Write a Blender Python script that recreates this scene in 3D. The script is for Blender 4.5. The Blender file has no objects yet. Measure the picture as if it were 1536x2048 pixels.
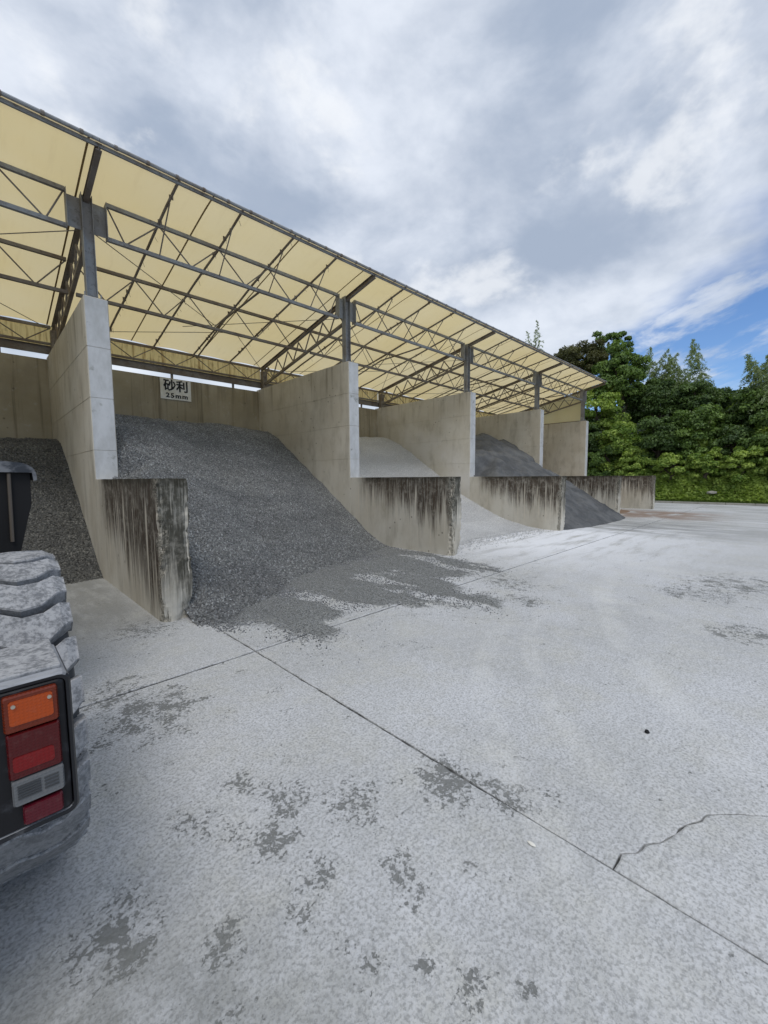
import bpy, bmesh, math, random
import numpy as np
from mathutils import Vector, Matrix, noise
R = math.radians
random.seed(7); rng = np.random.default_rng(7)
SC = bpy.context.scene
COL = SC.collection
X0, D, TH = 1.381, 5.388, 0.331          # first partition, bay pitch, wall thickness
YF, YT, YB = 4.898, 8.063, 12.661        # low wall front, tall wall front, back wall
ZL, ZT, ZB = 1.612, 4.50, 4.44
XR, YE, YC = 1.54, 7.225, 8.32           # frame line, roof front edge, column line
YM = 10.0
def roofz(y): return 6.37 - 0.2066*(y - 7.225)

# ------------------------------------------------------------------ camera
yaw, pit, rol = R(44.676), R(4.766), R(-0.431)
F = Vector((math.sin(yaw)*math.cos(pit), math.cos(yaw)*math.cos(pit), -math.sin(pit)))
Rt = Vector((math.cos(yaw), -math.sin(yaw), 0)); Up = Rt.cross(F)
R2 = Rt*math.cos(rol) + Up*math.sin(rol); U2 = -Rt*math.sin(rol) + Up*math.cos(rol)
cd = bpy.data.cameras.new('camera'); cam = bpy.data.objects.new('camera', cd); COL.objects.link(cam)
cd.sensor_fit = 'VERTICAL'; cd.sensor_height = 36; cd.lens = 822.376/2048*36
cd.clip_start = 0.05; cd.clip_end = 3000
m = Matrix((R2, U2, -F)).transposed().to_4x4(); m.translation = (0, 0, 1.6)
cam.matrix_world = m
SC.camera = cam
SC.render.resolution_x = 768; SC.render.resolution_y = 1024
SC.render.engine = 'CYCLES'
SC.view_settings.view_transform = 'Standard'
try: SC.view_settings.look = 'None'
except Exception: pass
SC.view_settings.exposure = 0.12; SC.view_settings.gamma = 1.0
SC.view_settings.use_curve_mapping = False
SC.cycles.max_bounces = 8; SC.cycles.diffuse_bounces = 5; SC.cycles.transparent_max_bounces = 8

# ------------------------------------------------------------------ node helper
class G:
    def __init__(s, tree):
        s.t = tree; s.n = tree.nodes; s.l = tree.links
    def node(s, typ, ins=None, **props):
        n = s.n.new(typ)
        for k, v in props.items(): setattr(n, k, v)
        for k, v in (ins or {}).items(): s.put(n.inputs[k], v)
        return n
    def put(s, sock, v):
        if isinstance(v, bpy.types.NodeSocket): s.l.new(v, sock)
        elif v is not None:
            if sock.type == 'RGBA' and len(v) == 3: v = (*v, 1)
            sock.default_value = v
    def m(s, op, a, b=None, c=None, clamp=False):
        n = s.node('ShaderNodeMath', operation=op, use_clamp=clamp)
        for i, v in enumerate((a, b, c)):
            if v is not None: s.put(n.inputs[i], v)
        return n.outputs[0]
    def vm(s, op, a, b=None):
        n = s.node('ShaderNodeVectorMath', operation=op)
        s.put(n.inputs[0], a)
        if b is not None: s.put(n.inputs[1], b)
        return n.outputs['Value'] if op in ('LENGTH', 'DISTANCE', 'DOT_PRODUCT') else n.outputs[0]
    def mix(s, f, a, b, mode='MIX'):
        n = s.node('ShaderNodeMix', data_type='RGBA', blend_type=mode)
        s.put(n.inputs[0], f); s.put(n.inputs[6], a); s.put(n.inputs[7], b)
        return n.outputs[2]
    def step(s, v, lo, hi, a=0.0, b=1.0):
        n = s.node('ShaderNodeMapRange', interpolation_type='SMOOTHSTEP')
        s.put(n.inputs[0], v); s.put(n.inputs[1], lo); s.put(n.inputs[2], hi); s.put(n.inputs[3], a); s.put(n.inputs[4], b)
        return n.outputs[0]
    def noise(s, vec, scale=5, detail=4, rough=.55, dist=0, out=0):
        n = s.node('ShaderNodeTexNoise', {'Vector': vec, 'Scale': scale, 'Detail': detail, 'Roughness': rough, 'Distortion': dist})
        return n.outputs[out]
    def pos(s): return s.node('ShaderNodeNewGeometry').outputs['Position']
    def sep(s, v):
        n = s.node('ShaderNodeSeparateXYZ', {0: v}); return n.outputs[0], n.outputs[1], n.outputs[2]
    def scale(s, v, sc): return s.vm('MULTIPLY', v, sc)
MATS = {}
def mat(name, fn):
    mt = bpy.data.materials.new(name); mt.use_nodes = True; mt.node_tree.nodes.clear()
    g = G(mt.node_tree); out = g.node('ShaderNodeOutputMaterial')
    sh = fn(g)
    g.l.new(sh, out.inputs[0]); MATS[name] = mt; return mt
def bsdf(g, col, rough=.9, bump=None, bstr=.5, bdist=.01, spec=.3, metal=0.0, **kw):
    n = g.node('ShaderNodeBsdfPrincipled', {'Base Color': col, 'Roughness': rough, 'Specular IOR Level': spec, 'Metallic': metal})
    for k, v in kw.items(): g.put(n.inputs[k], v)
    if bump is not None:
        b = g.node('ShaderNodeBump', {'Height': bump, 'Strength': bstr, 'Distance': bdist}); g.l.new(b.outputs[0], n.inputs['Normal'])
    return n.outputs[0]

# ------------------------------------------------------------------ world + sun
SUN_EL, SUN_AZ = R(58), R(215)            # azimuth measured from +Y towards +X
w = bpy.data.worlds.new('World'); SC.world = w; w.use_nodes = True; w.node_tree.nodes.clear()
g = G(w.node_tree)
sky = g.node('ShaderNodeTexSky', sky_type='NISHITA', sun_disc=False, sun_elevation=SUN_EL, sun_rotation=SUN_AZ, air_density=1.0, dust_density=.6, ozone_density=2.0)
d = g.node('ShaderNodeTexCoord').outputs['Generated']
dx, dy, dz = g.sep(d)
zz = g.m('MAXIMUM', dz, .03)
px, py = g.m('DIVIDE', dx, g.m('ADD', zz, .04)), g.m('DIVIDE', dy, g.m('ADD', zz, .04))
P = g.node('ShaderNodeCombineXYZ', {0: px, 1: py, 2: 0.0}).outputs[0]
rot = g.node('ShaderNodeVectorRotate', {'Vector': P, 'Angle': R(-35)}, rotation_type='Z_AXIS').outputs[0]
big = g.noise(g.scale(rot, (1.0, 1.15, 1)), .75, 4, .45, .15)
med = g.noise(g.scale(d, (1, 1, 1.7)), 3.1, 6, .56, .15)
thick = g.m('ADD', g.m('MULTIPLY', big, .45), g.m('MULTIPLY', med, .55))
darkc = g.step(thick, .40, .60)
cl = g.mix(darkc, (7.4, 7.9, 8.8), (3.6, 4.3, 5.5))
hi = g.step(g.noise(g.scale(g.vm('ADD', d, (7, 3.2, 0)), (1, 1, 1.5)), 4.0, 6, .58, .1), .53, .68)
pf = g.step(g.noise(g.scale(g.vm('ADD', d, (2, 5, 0)), (1, 1, 1.6)), 6.5, 6, .58, .1), .45, .66)
cl = g.mix(g.m('MULTIPLY', pf, .28), cl, (4.2, 4.8, 5.9))
cl = g.mix(g.m('MULTIPLY', hi, .6), cl, (9.0, 9.2, 9.5))
# towards the horizon the deck is seen edge-on and pales out
cl = g.mix(g.m('MULTIPLY', g.step(dz, .42, .10), .55), cl, (7.2, 7.9, 8.8))
edge = g.vm('DOT_PRODUCT', P, (.775, -.634, 0))
en = g.m('ADD', edge, g.m('MULTIPLY', g.m('SUBTRACT', g.noise(P, .9, 5, .55, .3), .5), 1.5))
cover = g.step(en, 1.88, 1.40)
wis = g.noise(g.scale(rot, (.8, 1.7, 1)), 1.2, 7, .62, .3)
wisp = g.m('MULTIPLY', g.step(wis, .46, .66), .85)
low = g.m('MULTIPLY', g.step(g.noise(g.scale(d, (3, 3, 9)), 1.3, 5, .5, .3), .47, .62), g.step(dz, .24, .12))
wisp = g.m('MAXIMUM', wisp, g.m('MULTIPLY', low, .85))
cover = g.m('MAXIMUM', cover, wisp)
holes = g.step(g.noise(g.scale(g.vm('ADD', rot, (3.3, 1.2, 0)), (.6, 1.6, 1)), 1.0, 5, .55, .3), .66, .78)
cover = g.m('MULTIPLY', cover, g.m('SUBTRACT', 1.0, g.m('MULTIPLY', holes, .5)))
blue = g.mix(1.0, sky.outputs[0], (.85, 1.06, 1.34), 'MULTIPLY')
skyc = g.mix(cover, blue, cl)
bg = g.node('ShaderNodeBackground', {'Color': skyc, 'Strength': .1})
wo = g.node('ShaderNodeOutputWorld'); g.l.new(bg.outputs[0], wo.inputs[0])
sd = bpy.data.lights.new('sun', 'SUN'); sd.energy = 1.25; sd.angle = R(22); sd.color = (1, .955, .9)
sun = bpy.data.objects.new('sun', sd); COL.objects.link(sun)
tow = Vector((math.sin(SUN_AZ)*math.cos(SUN_EL), math.cos(SUN_AZ)*math.cos(SUN_EL), math.sin(SUN_EL)))
sun.rotation_euler = tow.to_track_quat('Z', 'Y').to_euler(); sun.location = (0, 0, 30)

# ------------------------------------------------------------------ object helpers
def link(o, parent=None):
    COL.objects.link(o)
    if parent is not None: o.parent = parent
    return o
def empty(name, loc, label, cat, group=None):
    o = bpy.data.objects.new(name, None); o.location = loc; o.empty_display_size = .2
    link(o); return tag(o, label, cat, group)
def tag(o, label=None, cat=None, group=None, kind=None):
    if label: o['label'] = label
    if cat: o['category'] = cat
    if group: o['group'] = group
    if kind: o['kind'] = kind
    return o
class MB:
    """collects verts / faces, in world coordinates; build() links one mesh object"""
    def __init__(s): s.v = []; s.f = []; s.mi = []
    def add(s, vs, fs, mi=0):
        b = len(s.v); s.v += [tuple(v) for v in vs]; s.f += [tuple(b+i for i in f) for f in fs]; s.mi += [mi]*len(fs); return s
    def box(s, x0, x1, y0, y1, z0, z1, mi=0):
        return s.add([(x0,y0,z0),(x1,y0,z0),(x1,y1,z0),(x0,y1,z0),(x0,y0,z1),(x1,y0,z1),(x1,y1,z1),(x0,y1,z1)],
                     [(0,3,2,1),(4,5,6,7),(0,1,5,4),(1,2,6,5),(2,3,7,6),(3,0,4,7)], mi)
    def bar(s, a, b, wd, ht=None, up=(0,0,1), n=4, mi=0):
        a, b = Vector(a), Vector(b); ht = ht or wd
        t = (b-a).normalized(); u = Vector(up)
        if abs(t.dot(u)) > .98: u = Vector((0, 1, 0))
        sx = t.cross(u).normalized(); sy = sx.cross(t).normalized()
        ring = []
        for k in range(n):
            an = 2*math.pi*k/n + (math.pi/4 if n == 4 else 0)
            c, q = math.cos(an), math.sin(an)
            if n == 4: c, q = c*1.4142, q*1.4142
            ring.append((sx*c*wd/2 + sy*q*ht/2))
        vs = [a+r for r in ring] + [b+r for r in ring]
        fs = [(k, (k+1) % n, n+(k+1) % n, n+k) for k in range(n)] + [tuple(range(n))[::-1], tuple(range(n, 2*n))]
        return s.add(vs, fs, mi)
    def build(s, name, mats, parent=None, smooth=False, origin=None):
        me = bpy.data.meshes.new(name)
        wl = Vector(parent_loc(parent)) if parent is not None else Vector((0, 0, 0))
        org = Vector(origin) if origin is not None else wl
        me.from_pydata([tuple(Vector(v)-org) for v in s.v], [], s.f)
        for mm in (mats if isinstance(mats, (list, tuple)) else [mats]): me.materials.append(MATS[mm])
        if any(s.mi): me.polygons.foreach_set('material_index', s.mi)
        if smooth: me.polygons.foreach_set('use_smooth', [True]*len(me.polygons))
        o = bpy.data.objects.new(name, me); link(o, parent)
        o.location = org - wl
        return o
def parent_loc(p):
    v = Vector((0, 0, 0))
    while p is not None: v += p.location; p = p.parent
    return v
def bevel(o, wdt=.006, seg=2):
    md = o.modifiers.new('bevel', 'BEVEL'); md.width = wdt; md.segments = seg; md.limit_method = 'ANGLE'; md.angle_limit = R(40)
    return o
def npmesh(name, V, Fq, mats, parent=None, smooth=False, attr=None):
    """V (n,3) array, Fq (m,k) array of equal-size faces"""
    me = bpy.data.meshes.new(name); n, k = Fq.shape
    me.vertices.add(len(V)); me.vertices.foreach_set('co', np.asarray(V, 'f').ravel())
    me.loops.add(n*k); me.loops.foreach_set('vertex_index', Fq.astype('i').ravel())
    me.polygons.add(n); me.polygons.foreach_set('loop_start', np.arange(0, n*k, k, dtype='i'))
    me.update(calc_edges=True)
    if smooth: me.polygons.foreach_set('use_smooth', np.ones(n, bool))
    for nm, arr in (attr or {}).items():
        a = me.attributes.new(nm, 'FLOAT', 'POINT'); a.data.foreach_set('value', np.asarray(arr, 'f'))
    for mm in (mats if isinstance(mats, (list, tuple)) else [mats]): me.materials.append(MATS[mm])
    o = bpy.data.objects.new(name, me); link(o, parent); return o

# ------------------------------------------------------------------ materials
def slab_col(g):
    p = g.pos(); x, y, z = g.sep(p)
    a = g.noise(p, .45, 5, .6); b = g.noise(p, 2.3, 6, .62); c = g.noise(p, 70, 4, .7); e = g.noise(p, 14, 4, .65)
    sp = g.node('ShaderNodeTexVoronoi', {'Vector': p, 'Scale': 62.0}).outputs[0]
    col = g.mix(g.step(a, .38, .62), (.475, .483, .483), (.59, .602, .62))
    col = g.mix(g.m('MULTIPLY', g.step(b, .42, .7), .8), col, (.53, .53, .50))
    col = g.mix(g.m('MULTIPLY', g.step(e, .40, .62), .28), col, (.70, .71, .735))
    # fine aggregate speckle
    c2 = g.noise(p, 30, 5, .72, .15)
    col = g.mix(g.m('MULTIPLY', g.step(c, .46, .62), .62), col, (.23, .235, .232))
    col = g.mix(g.m('MULTIPLY', g.step(c2, .50, .62), .42), col, (.30, .305, .305))
    col = g.mix(g.m('MULTIPLY', g.step(sp, .30, .10), .35), col, (.62, .63, .65))
    # white stone dust outside the pale pile
    wn = g.noise(g.scale(p, (.5, 2.2, 1)), 1.3, 5, .6)
    cx = g.m('ABSOLUTE', g.m('SUBTRACT', x, 11.0)); 
    wm = g.m('MULTIPLY', g.step(cx, 5.5, 1.2), g.step(y, .2, 4.6))
    wm = g.m('MULTIPLY', wm, g.step(wn, .30, .55))
    col = g.mix(g.m('MULTIPLY', wm, .9), col, (.80, .82, .86))
    # grey sand washed out of the third bay, long smears running away along the row
    sm = g.noise(g.scale(p, (1.6, .35, 1)), 1.5, 5, .6)
    s3 = g.m('MULTIPLY', g.step(g.m('ABSOLUTE', g.m('SUBTRACT', x, 14.7)), 2.6, .8), g.step(y, -1.5, 3.8))
    s3 = g.m('MULTIPLY', s3, g.step(sm, .38, .56))
    col = g.mix(g.m('MULTIPLY', s3, .72), col, (.19, .195, .19))
    s5 = g.m('MULTIPLY', g.step(sm, .46, .60), g.step(x, 14.0, 18.0))
    col = g.mix(g.m('MULTIPLY', s5, .45), col, (.24, .245, .235))
    # reddish soil on the floor of the last bay
    s4 = g.m('MULTIPLY', g.step(g.m('ABSOLUTE', g.m('SUBTRACT', x, 19.9)), 2.8, 1.2), g.step(y, 1.2, 3.6))
    s4 = g.m('MULTIPLY', s4, g.step(g.noise(p, 1.2, 4, .6), .30, .55))
    col = g.mix(g.m('MULTIPLY', s4, .85), col, (.24, .17, .125))
    # floor of the left bay, darker towards the heap
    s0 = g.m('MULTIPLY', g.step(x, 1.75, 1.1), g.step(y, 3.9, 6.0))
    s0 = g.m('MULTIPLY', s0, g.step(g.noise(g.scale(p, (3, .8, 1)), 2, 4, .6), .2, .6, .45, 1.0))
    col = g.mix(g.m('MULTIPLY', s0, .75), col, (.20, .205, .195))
    # worn spots where the cement skin shows dark, in clusters
    bl = None
    for (bx, by, br) in [(1.03,1.69,.16),(1.22,1.49,.22),(.8,1.57,.16),(.9,1.30,.13),(1.13,1.07,.13),(.79,1.24,.12),(1.1,.96,.08),(.9,2.02,.14),(1.69,1.22,.22),(1.80,1.0,.14),(.51,1.32,.12),
                         (.82,.91,.07),(.95,.78,.07),(1.01,.63,.07),(1.13,.52,.05),(.76,3.1,.45),(.61,3.54,.35),(1.18,4.84,.5),(7.83,.54,.9),(6.99,.9,.7),(5.42,.35,.4),(5.6,3.0,.6),(5.0,2.4,.35),(.25,1.63,.2),(.35,1.05,.2),(.62,1.9,.16)]:
        dd = g.vm('DISTANCE', p, (bx, by, 0))
        q = g.step(dd, br*1.5, br*.1)
        bl = q if bl is None else g.m('MAXIMUM', bl, q)
    wn = g.m('ADD', g.m('MULTIPLY', g.noise(g.vm('ADD', p, (0, 0, 2)), 13, 4, .55, .5), .36), g.m('MULTIPLY', g.noise(g.vm('ADD', p, (3, 0, 2)), 46, 5, .68, .25), .64))
    wn2 = g.noise(g.vm('ADD', p, (5, 1, 2)), 5.2, 3, .5)
    th = g.m('SUBTRACT', .655, g.m('MULTIPLY', bl, .145))
    th = g.m('SUBTRACT', th, g.m('MULTIPLY', g.step(wn2, .50, .72), .10))
    spots = g.step(g.m('SUBTRACT', wn, th), -.015, .035)
    col = g.mix(g.m('MULTIPLY', spots, .80), col, g.mix(g.noise(p, 90, 3, .7), (.075, .08, .075), (.20, .205, .195)))
    # ground shadow of the loader, painted dark round its wheel
    shd = g.m('MULTIPLY', g.step(g.vm('DISTANCE', p, (-.15, 1.0, 0)), 1.2, .3), g.m('MULTIPLY_ADD', g.step(g.noise(p, 6, 5, .65), .35, .6), .55, .45))
    col = g.mix(g.m('MULTIPLY', shd, .75), col, (.19, .195, .18))
    # dusty tyre tracks, curving bands with tread bars
    for (A_, B_, C_, wd, st, ext) in [((3.51,2.05),(2.35,1.40),(1.80,.83),.11,.9,2.6), ((3.77,1.79),(3.27,1.52),(2.49,.88),.09,.8,2.2), ((7.21,2.09),(4.64,1.28),(3.06,.30),.16,.8,4),
                             ((6.3,2.35),(5.6,1.35),(5.1,.2),.18,.6,1.4), ((1.3,.9),(1.9,.1),(2.6,-1.6),.12,.45,1.6), ((8.8,2.6),(8.1,1.0),(8.2,-.8),.3,.5,2.5)]:
        ax, ay, bx, by, cx_, cy_ = *A_, *B_, *C_
        dd_ = 2*(ax*(by-cy_)+bx*(cy_-ay)+cx_*(ay-by))
        ox = ((ax*ax+ay*ay)*(by-cy_)+(bx*bx+by*by)*(cy_-ay)+(cx_*cx_+cy_*cy_)*(ay-by))/dd_
        oy = ((ax*ax+ay*ay)*(cx_-bx)+(bx*bx+by*by)*(ax-cx_)+(cx_*cx_+cy_*cy_)*(bx-ax))/dd_
        rr = math.hypot(ax-ox, ay-oy)
        dd = g.vm('DISTANCE', g.vm('MULTIPLY', p, (1, 1, 0)), (ox, oy, 0))
        rd = g.m('ABSOLUTE', g.m('SUBTRACT', dd, rr))
        band = g.step(rd, wd*1.15, wd*.35)
        ribs = g.m('ABSOLUTE', g.m('SINE', g.m('MULTIPLY', dd, 130.0)))
        band = g.m('MULTIPLY', band, g.m('MULTIPLY_ADD', ribs, .55, .45))
        band = g.m('MULTIPLY', band, g.step(g.vm('DISTANCE', p, (bx, by, 0)), ext, ext*.2))
        band = g.m('MULTIPLY', band, g.step(g.noise(p, 2.5, 4, .6), .36, .56))
        col = g.mix(g.m('MULTIPLY', band, st*.30), col, (.74, .74, .71))
    h = g.m('ADD', g.m('MULTIPLY', c, .6), g.m('ADD', g.m('MULTIPLY', e, .5), g.m('MULTIPLY', sp, -.35)))
    h = g.m('SUBTRACT', h, g.m('MULTIPLY', spots, .5))
    return p, col, h
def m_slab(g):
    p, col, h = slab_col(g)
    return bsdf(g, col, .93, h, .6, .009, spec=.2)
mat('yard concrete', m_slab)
def m_fines(g):
    p, col, h = slab_col(g)
    cv = g.node('ShaderNodeAttribute', attribute_name='cover').outputs['Fac']
    n = g.noise(p, 26, 6, .72); n2 = g.noise(p, 7, 5, .65); n3 = g.noise(g.scale(p, (2.6, .8, 1)), 2.2, 4, .6)
    v = g.node('ShaderNodeTexVoronoi', {'Vector': p, 'Scale': 85.0}); vr = g.sep(v.outputs['Color'])[0]
    t = g.m('ADD', cv, g.m('ADD', g.m('MULTIPLY', g.m('SUBTRACT', n, .5), 1.5), g.m('MULTIPLY', g.m('SUBTRACT', n2, .5), .9)))
    f = g.step(t, .28, .72)
    fc = g.mix(g.step(vr, .15, .95), (.18, .187, .183), (.38, .392, .382)); fc = g.mix(g.step(n3, .35, .65), fc, (.24, .247, .24), 'MIX')
    fc = g.mix(g.m('MULTIPLY', g.step(n, .5, .62), .5), fc, (.10, .104, .108))
    return bsdf(g, g.mix(g.m('MULTIPLY', f, .95), col, fc), .92, g.m('ADD', h, g.m('MULTIPLY', f, g.m('ADD', n, vr))), .7, .012, spec=.2)
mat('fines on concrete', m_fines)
mat('joint filler', lambda g: bsdf(g, g.mix(g.step(g.noise(g.pos(), 7, 5, .7), .4, .62), (.05, .05, .048), (.27, .275, .27)), 1, g.noise(g.pos(), 60), .8))
mat('earth', lambda g: bsdf(g, g.mix(g.noise(g.pos(), .2, 6), (.06, .075, .03), (.13, .12, .075)), 1))

def wall_core(g, low, cols=((.49, .455, .38), (.58, .555, .49))):
    p = g.pos(); x, y, z = g.sep(p)
    a = g.noise(p, .8, 6, .6); b = g.noise(g.scale(p, (1, 1, .35)), 3.5, 6, .65); c = g.noise(p, 55, 4, .65)
    col = g.mix(g.step(a, .33, .66), *cols)
    col = g.mix(g.m('MULTIPLY', g.step(b, .45, .75), .5), col, (.26, .235, .185))
    col = g.mix(g.m('MULTIPLY', g.step(g.noise(p, 7, 5, .6, .5), .58, .75), .35), col, (.46, .45, .41))
    # bug holes and form-tie marks
    v = g.node('ShaderNodeTexVoronoi', {'Vector': p, 'Scale': 4.5, 'Randomness': 1.0}).outputs[0]
    hole = g.m('MULTIPLY', g.step(v, .13, .06), g.step(g.noise(p, 1.4, 2), .44, .55))
    chp = g.step(g.noise(g.scale(p, (1, 1, .5)), 9, 6, .7), .66, .70)
    col = g.mix(g.m('MULTIPLY', chp, .45), col, (.16, .145, .12))
    col = g.mix(g.m('MULTIPLY', hole, .6), col, (.09, .08, .065))
    # tan grime that hugs the piles
    if not low:
        dr = g.noise(g.scale(p, (2.6, 2.6, .12)), 2.2, 5, .6)
        top = g.m('MULTIPLY', g.step(z, 3.4, 4.5), g.step(dr, .50, .72))
        col = g.mix(g.m('MULTIPLY', top, .55), col, (.10, .075, .045))
        # pale stone dust flung on the third partition
        ln = g.m('SUBTRACT', z, g.m('MULTIPLY', g.m('SUBTRACT', y, 6.1), .60))
        dm = g.m('MULTIPLY', g.step(g.m('ABSOLUTE', g.m('SUBTRACT', ln, .35)), 1.1, .1), g.step(g.m('ABSOLUTE', g.m('SUBTRACT', x, 12.16)), .3, .1))
        dm = g.m('MULTIPLY', dm, g.step(g.noise(p, .9, 4), .35, .6))
        col = g.mix(g.m('MULTIPLY', dm, .85), col, (.62, .60, .56))
    h = g.m('ADD', g.m('MULTIPLY', c, .4), g.m('MULTIPLY', b, .5))
    return p, x, y, z, col, h
def m_wall(g):
    p, x, y, z, col, h = wall_core(g, False)
    n = g.sep(g.node('ShaderNodeNewGeometry').outputs['Normal'])
    # sky light on the end faces, painted in as a paler bluish tone
    fr = g.step(n[1], -.7, -.9)
    skylit = g.mix(g.step(g.noise(g.scale(p, (1, 1, .5)), 5, 6, .65), .3, .75), (.60, .615, .63), (.44, .45, .45))
    mold = g.m('MULTIPLY', g.step(g.noise(p, 3.2, 5, .65), .60, .70), .8)
    skylit = g.mix(mold, skylit, (.20, .21, .185))
    col = g.mix(g.m('MULTIPLY', fr, .92), col, skylit)
    return bsdf(g, col, .92, h, .5, .006, spec=.25)
mat('wall concrete', m_wall)
def m_back(g):
    p, x, y, z, col, h = wall_core(g, False, ((.31, .27, .185), (.39, .345, .255)))  # darker tan base: the dimness inside the bays is put into the colour
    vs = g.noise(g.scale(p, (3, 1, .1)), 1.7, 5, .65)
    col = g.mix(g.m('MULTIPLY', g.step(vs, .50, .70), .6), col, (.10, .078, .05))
    return bsdf(g, col, .95, h, .5, .006, spec=.15)
mat('back wall concrete', m_back)
def m_low(g):
    p, x, y, z, col, h = wall_core(g, True)
    nn = g.sep(g.node('ShaderNodeNewGeometry').outputs['Normal'])
    s = g.node('ShaderNodeCombineXYZ', {0: x, 1: y, 2: g.m('MULTIPLY', z, .05)}).outputs[0]
    s2 = g.node('ShaderNodeCombineXYZ', {0: x, 1: y, 2: g.m('MULTIPLY', z, .018)}).outputs[0]
    k1 = g.noise(s, 5, 5, .7); k2 = g.noise(s, 38, 4, .7); k3 = g.noise(g.vm('ADD', s2, (4, 9, 0)), 17, 3, .6)
    dep = g.m('SUBTRACT', ZL, z)
    # stain length varies per drip; the wall by the loader is stained almost to its foot
    near = g.step(g.m('ADD', y, g.m('MULTIPLY', g.noise(g.scale(p, (1, 1, .2)), 6, 3), .3)), 8.05, 7.45)
    w1 = g.step(x, 3.0, 2.0)
    blot = g.noise(p, 6.5, 5, .7)
    ln = g.m('MULTIPLY_ADD', g.step(k1, .28, .72), .70, .48)
    ln = g.m('ADD', ln, g.m('MULTIPLY', g.m('SUBTRACT', k2, .5), .8))
    ln = g.m('ADD', ln, g.m('MULTIPLY', w1, .42))
    ln = g.m('MULTIPLY', ln, g.m('MULTIPLY_ADD', g.step(y, 7.4, 5.4), .45, .60))
    f = g.step(g.m('ADD', g.m('SUBTRACT', dep, ln), g.m('MULTIPLY', g.m('SUBTRACT', blot, .5), .35)), .30, -.42)
    f = g.m('MULTIPLY', f, near)
    f = g.m('MULTIPLY', f, g.m('MULTIPLY_ADD', g.step(k2, .36, .52), .35, .70))
    f = g.m('MULTIPLY', f, g.m('MULTIPLY_ADD', g.step(blot, .30, .55), .35, .65))
    dk = g.mix(g.step(k2, .3, .7), (.020, .016, .012), (.080, .060, .045))
    endf = g.step(nn[1], -.6, -.85)
    dk = g.mix(g.m('MULTIPLY', endf, .8), dk, g.mix(g.noise(p, 16, 5, .7), (.025, .026, .02), (.10, .10, .08)))
    # pale lime runs between the drips
    run = g.m('MULTIPLY', g.step(k3, .585, .62), g.step(dep, .05, .45))
    run = g.m('MULTIPLY', run, g.step(dep, 1.55, 1.2))
    f = g.m('MULTIPLY', f, g.m('SUBTRACT', 1.0, g.m('MULTIPLY', run, .85)))
    base = g.mix(g.m('MULTIPLY', run, .6), col, (.60, .55, .46))
    col = g.mix(g.m('MULTIPLY', f, .93), base, dk)
    moss = g.m('MULTIPLY', g.step(g.m('ADD', dep, g.m('MULTIPLY', g.noise(p, 9, 4), .3)), .30, .12), near)
    col = g.mix(g.m('MULTIPLY', moss, .8), col, (.028, .026, .018))
    # exposed aggregate where the corner has been knocked off
    cor = g.m('ADD', g.m('SUBTRACT', y, YF), g.m('MULTIPLY', g.m('SUBTRACT', g.noise(g.scale(p, (1, 1, .7)), 6, 4), .5), .35))
    ag = g.m('MULTIPLY', g.step(cor, .11, .05), g.step(nn[0], -.3, -.6))
    agc = g.mix(g.step(g.noise(p, 48, 3, .7), .42, .6), (.06, .06, .05), (.33, .31, .26))
    col = g.mix(g.m('MULTIPLY', ag, .75), col, agc)
    h = g.m('ADD', h, g.m('MULTIPLY', ag, g.noise(p, 40, 3)))
    return bsdf(g, col, .95, h, .7, .008, spec=.2)
mat('stained concrete', m_low)

def m_fabric(g):
    p = g.pos(); x, y, z = g.sep(p)
    n1 = g.noise(p, .6, 4, .5); n2 = g.noise(g.scale(p, (6, .8, 1)), 2, 5, .6)
    col = g.mix(g.step(n1, .3, .7), (.86, .735, .44), (.84, .69, .36))
    rr = g.node('ShaderNodeObjectInfo').outputs['Random']
    col = g.mix(g.m('MULTIPLY', rr, .30), col, (.74, .58, .29))
    col = g.mix(g.m('MULTIPLY', g.step(n2, .5, .8), .14), col, (.52, .38, .17))
    rim = g.step(y, YE+.28, YE)
    rim = g.m('MULTIPLY', rim, g.noise(g.scale(p, (5, 1, 1)), 3, 4, .7))
    col = g.mix(g.m('MULTIPLY', rim, .8), col, (.36, .27, .19))
    wv = g.noise(p, 300, 2)
    t = g.node('ShaderNodeBsdfTranslucent', {'Color': col}).outputs[0]
    df = bsdf(g, g.mix(.25, col, (.62, .56, .4)), .75, wv, .1, .001)
    return g.node('ShaderNodeMixShader', {0: .60, 1: df, 2: t}).outputs[0]
mat('roof fabric', m_fabric)
def m_val(g):
    p = g.pos(); x, y, z = g.sep(p)
    k = g.noise(g.scale(p, (5, 1, .35)), 2.2, 5, .7); k2 = g.noise(p, 4, 5, .6)
    col = g.mix(g.step(k, .46, .70), (.88, .70, .33), (.34, .20, .07))
    col = g.mix(g.m('MULTIPLY', g.step(k2, .55, .75), .6), col, (.16, .10, .04))
    t = g.node('ShaderNodeBsdfTranslucent', {'Color': col}).outputs[0]
    return g.node('ShaderNodeMixShader', {0: .6, 1: bsdf(g, col, .8), 2: t}).outputs[0]
mat('stained fabric', m_val)
mat('seam tape', lambda g: bsdf(g, (.28, .19, .08), .8))
def m_steel(g, base=(.30, .315, .33), rust=(.16, .12, .085), amt=.45):
    p = g.pos(); n = g.noise(p, 2.2, 6, .65); n2 = g.noise(p, 16, 5, .7)
    col = g.mix(g.m('MULTIPLY', g.step(n, .42, .62), amt), base, rust)
    col = g.mix(g.m('MULTIPLY', g.step(n2, .52, .7), .5), col, (.07, .055, .045))
    return bsdf(g, col, .65, n2, .3, .003, spec=.4, metal=.15)
mat('galvanised steel', lambda g: m_steel(g))
mat('grimy steel', lambda g: m_steel(g, (.23, .21, .19), (.15, .11, .08), .7))

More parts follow.
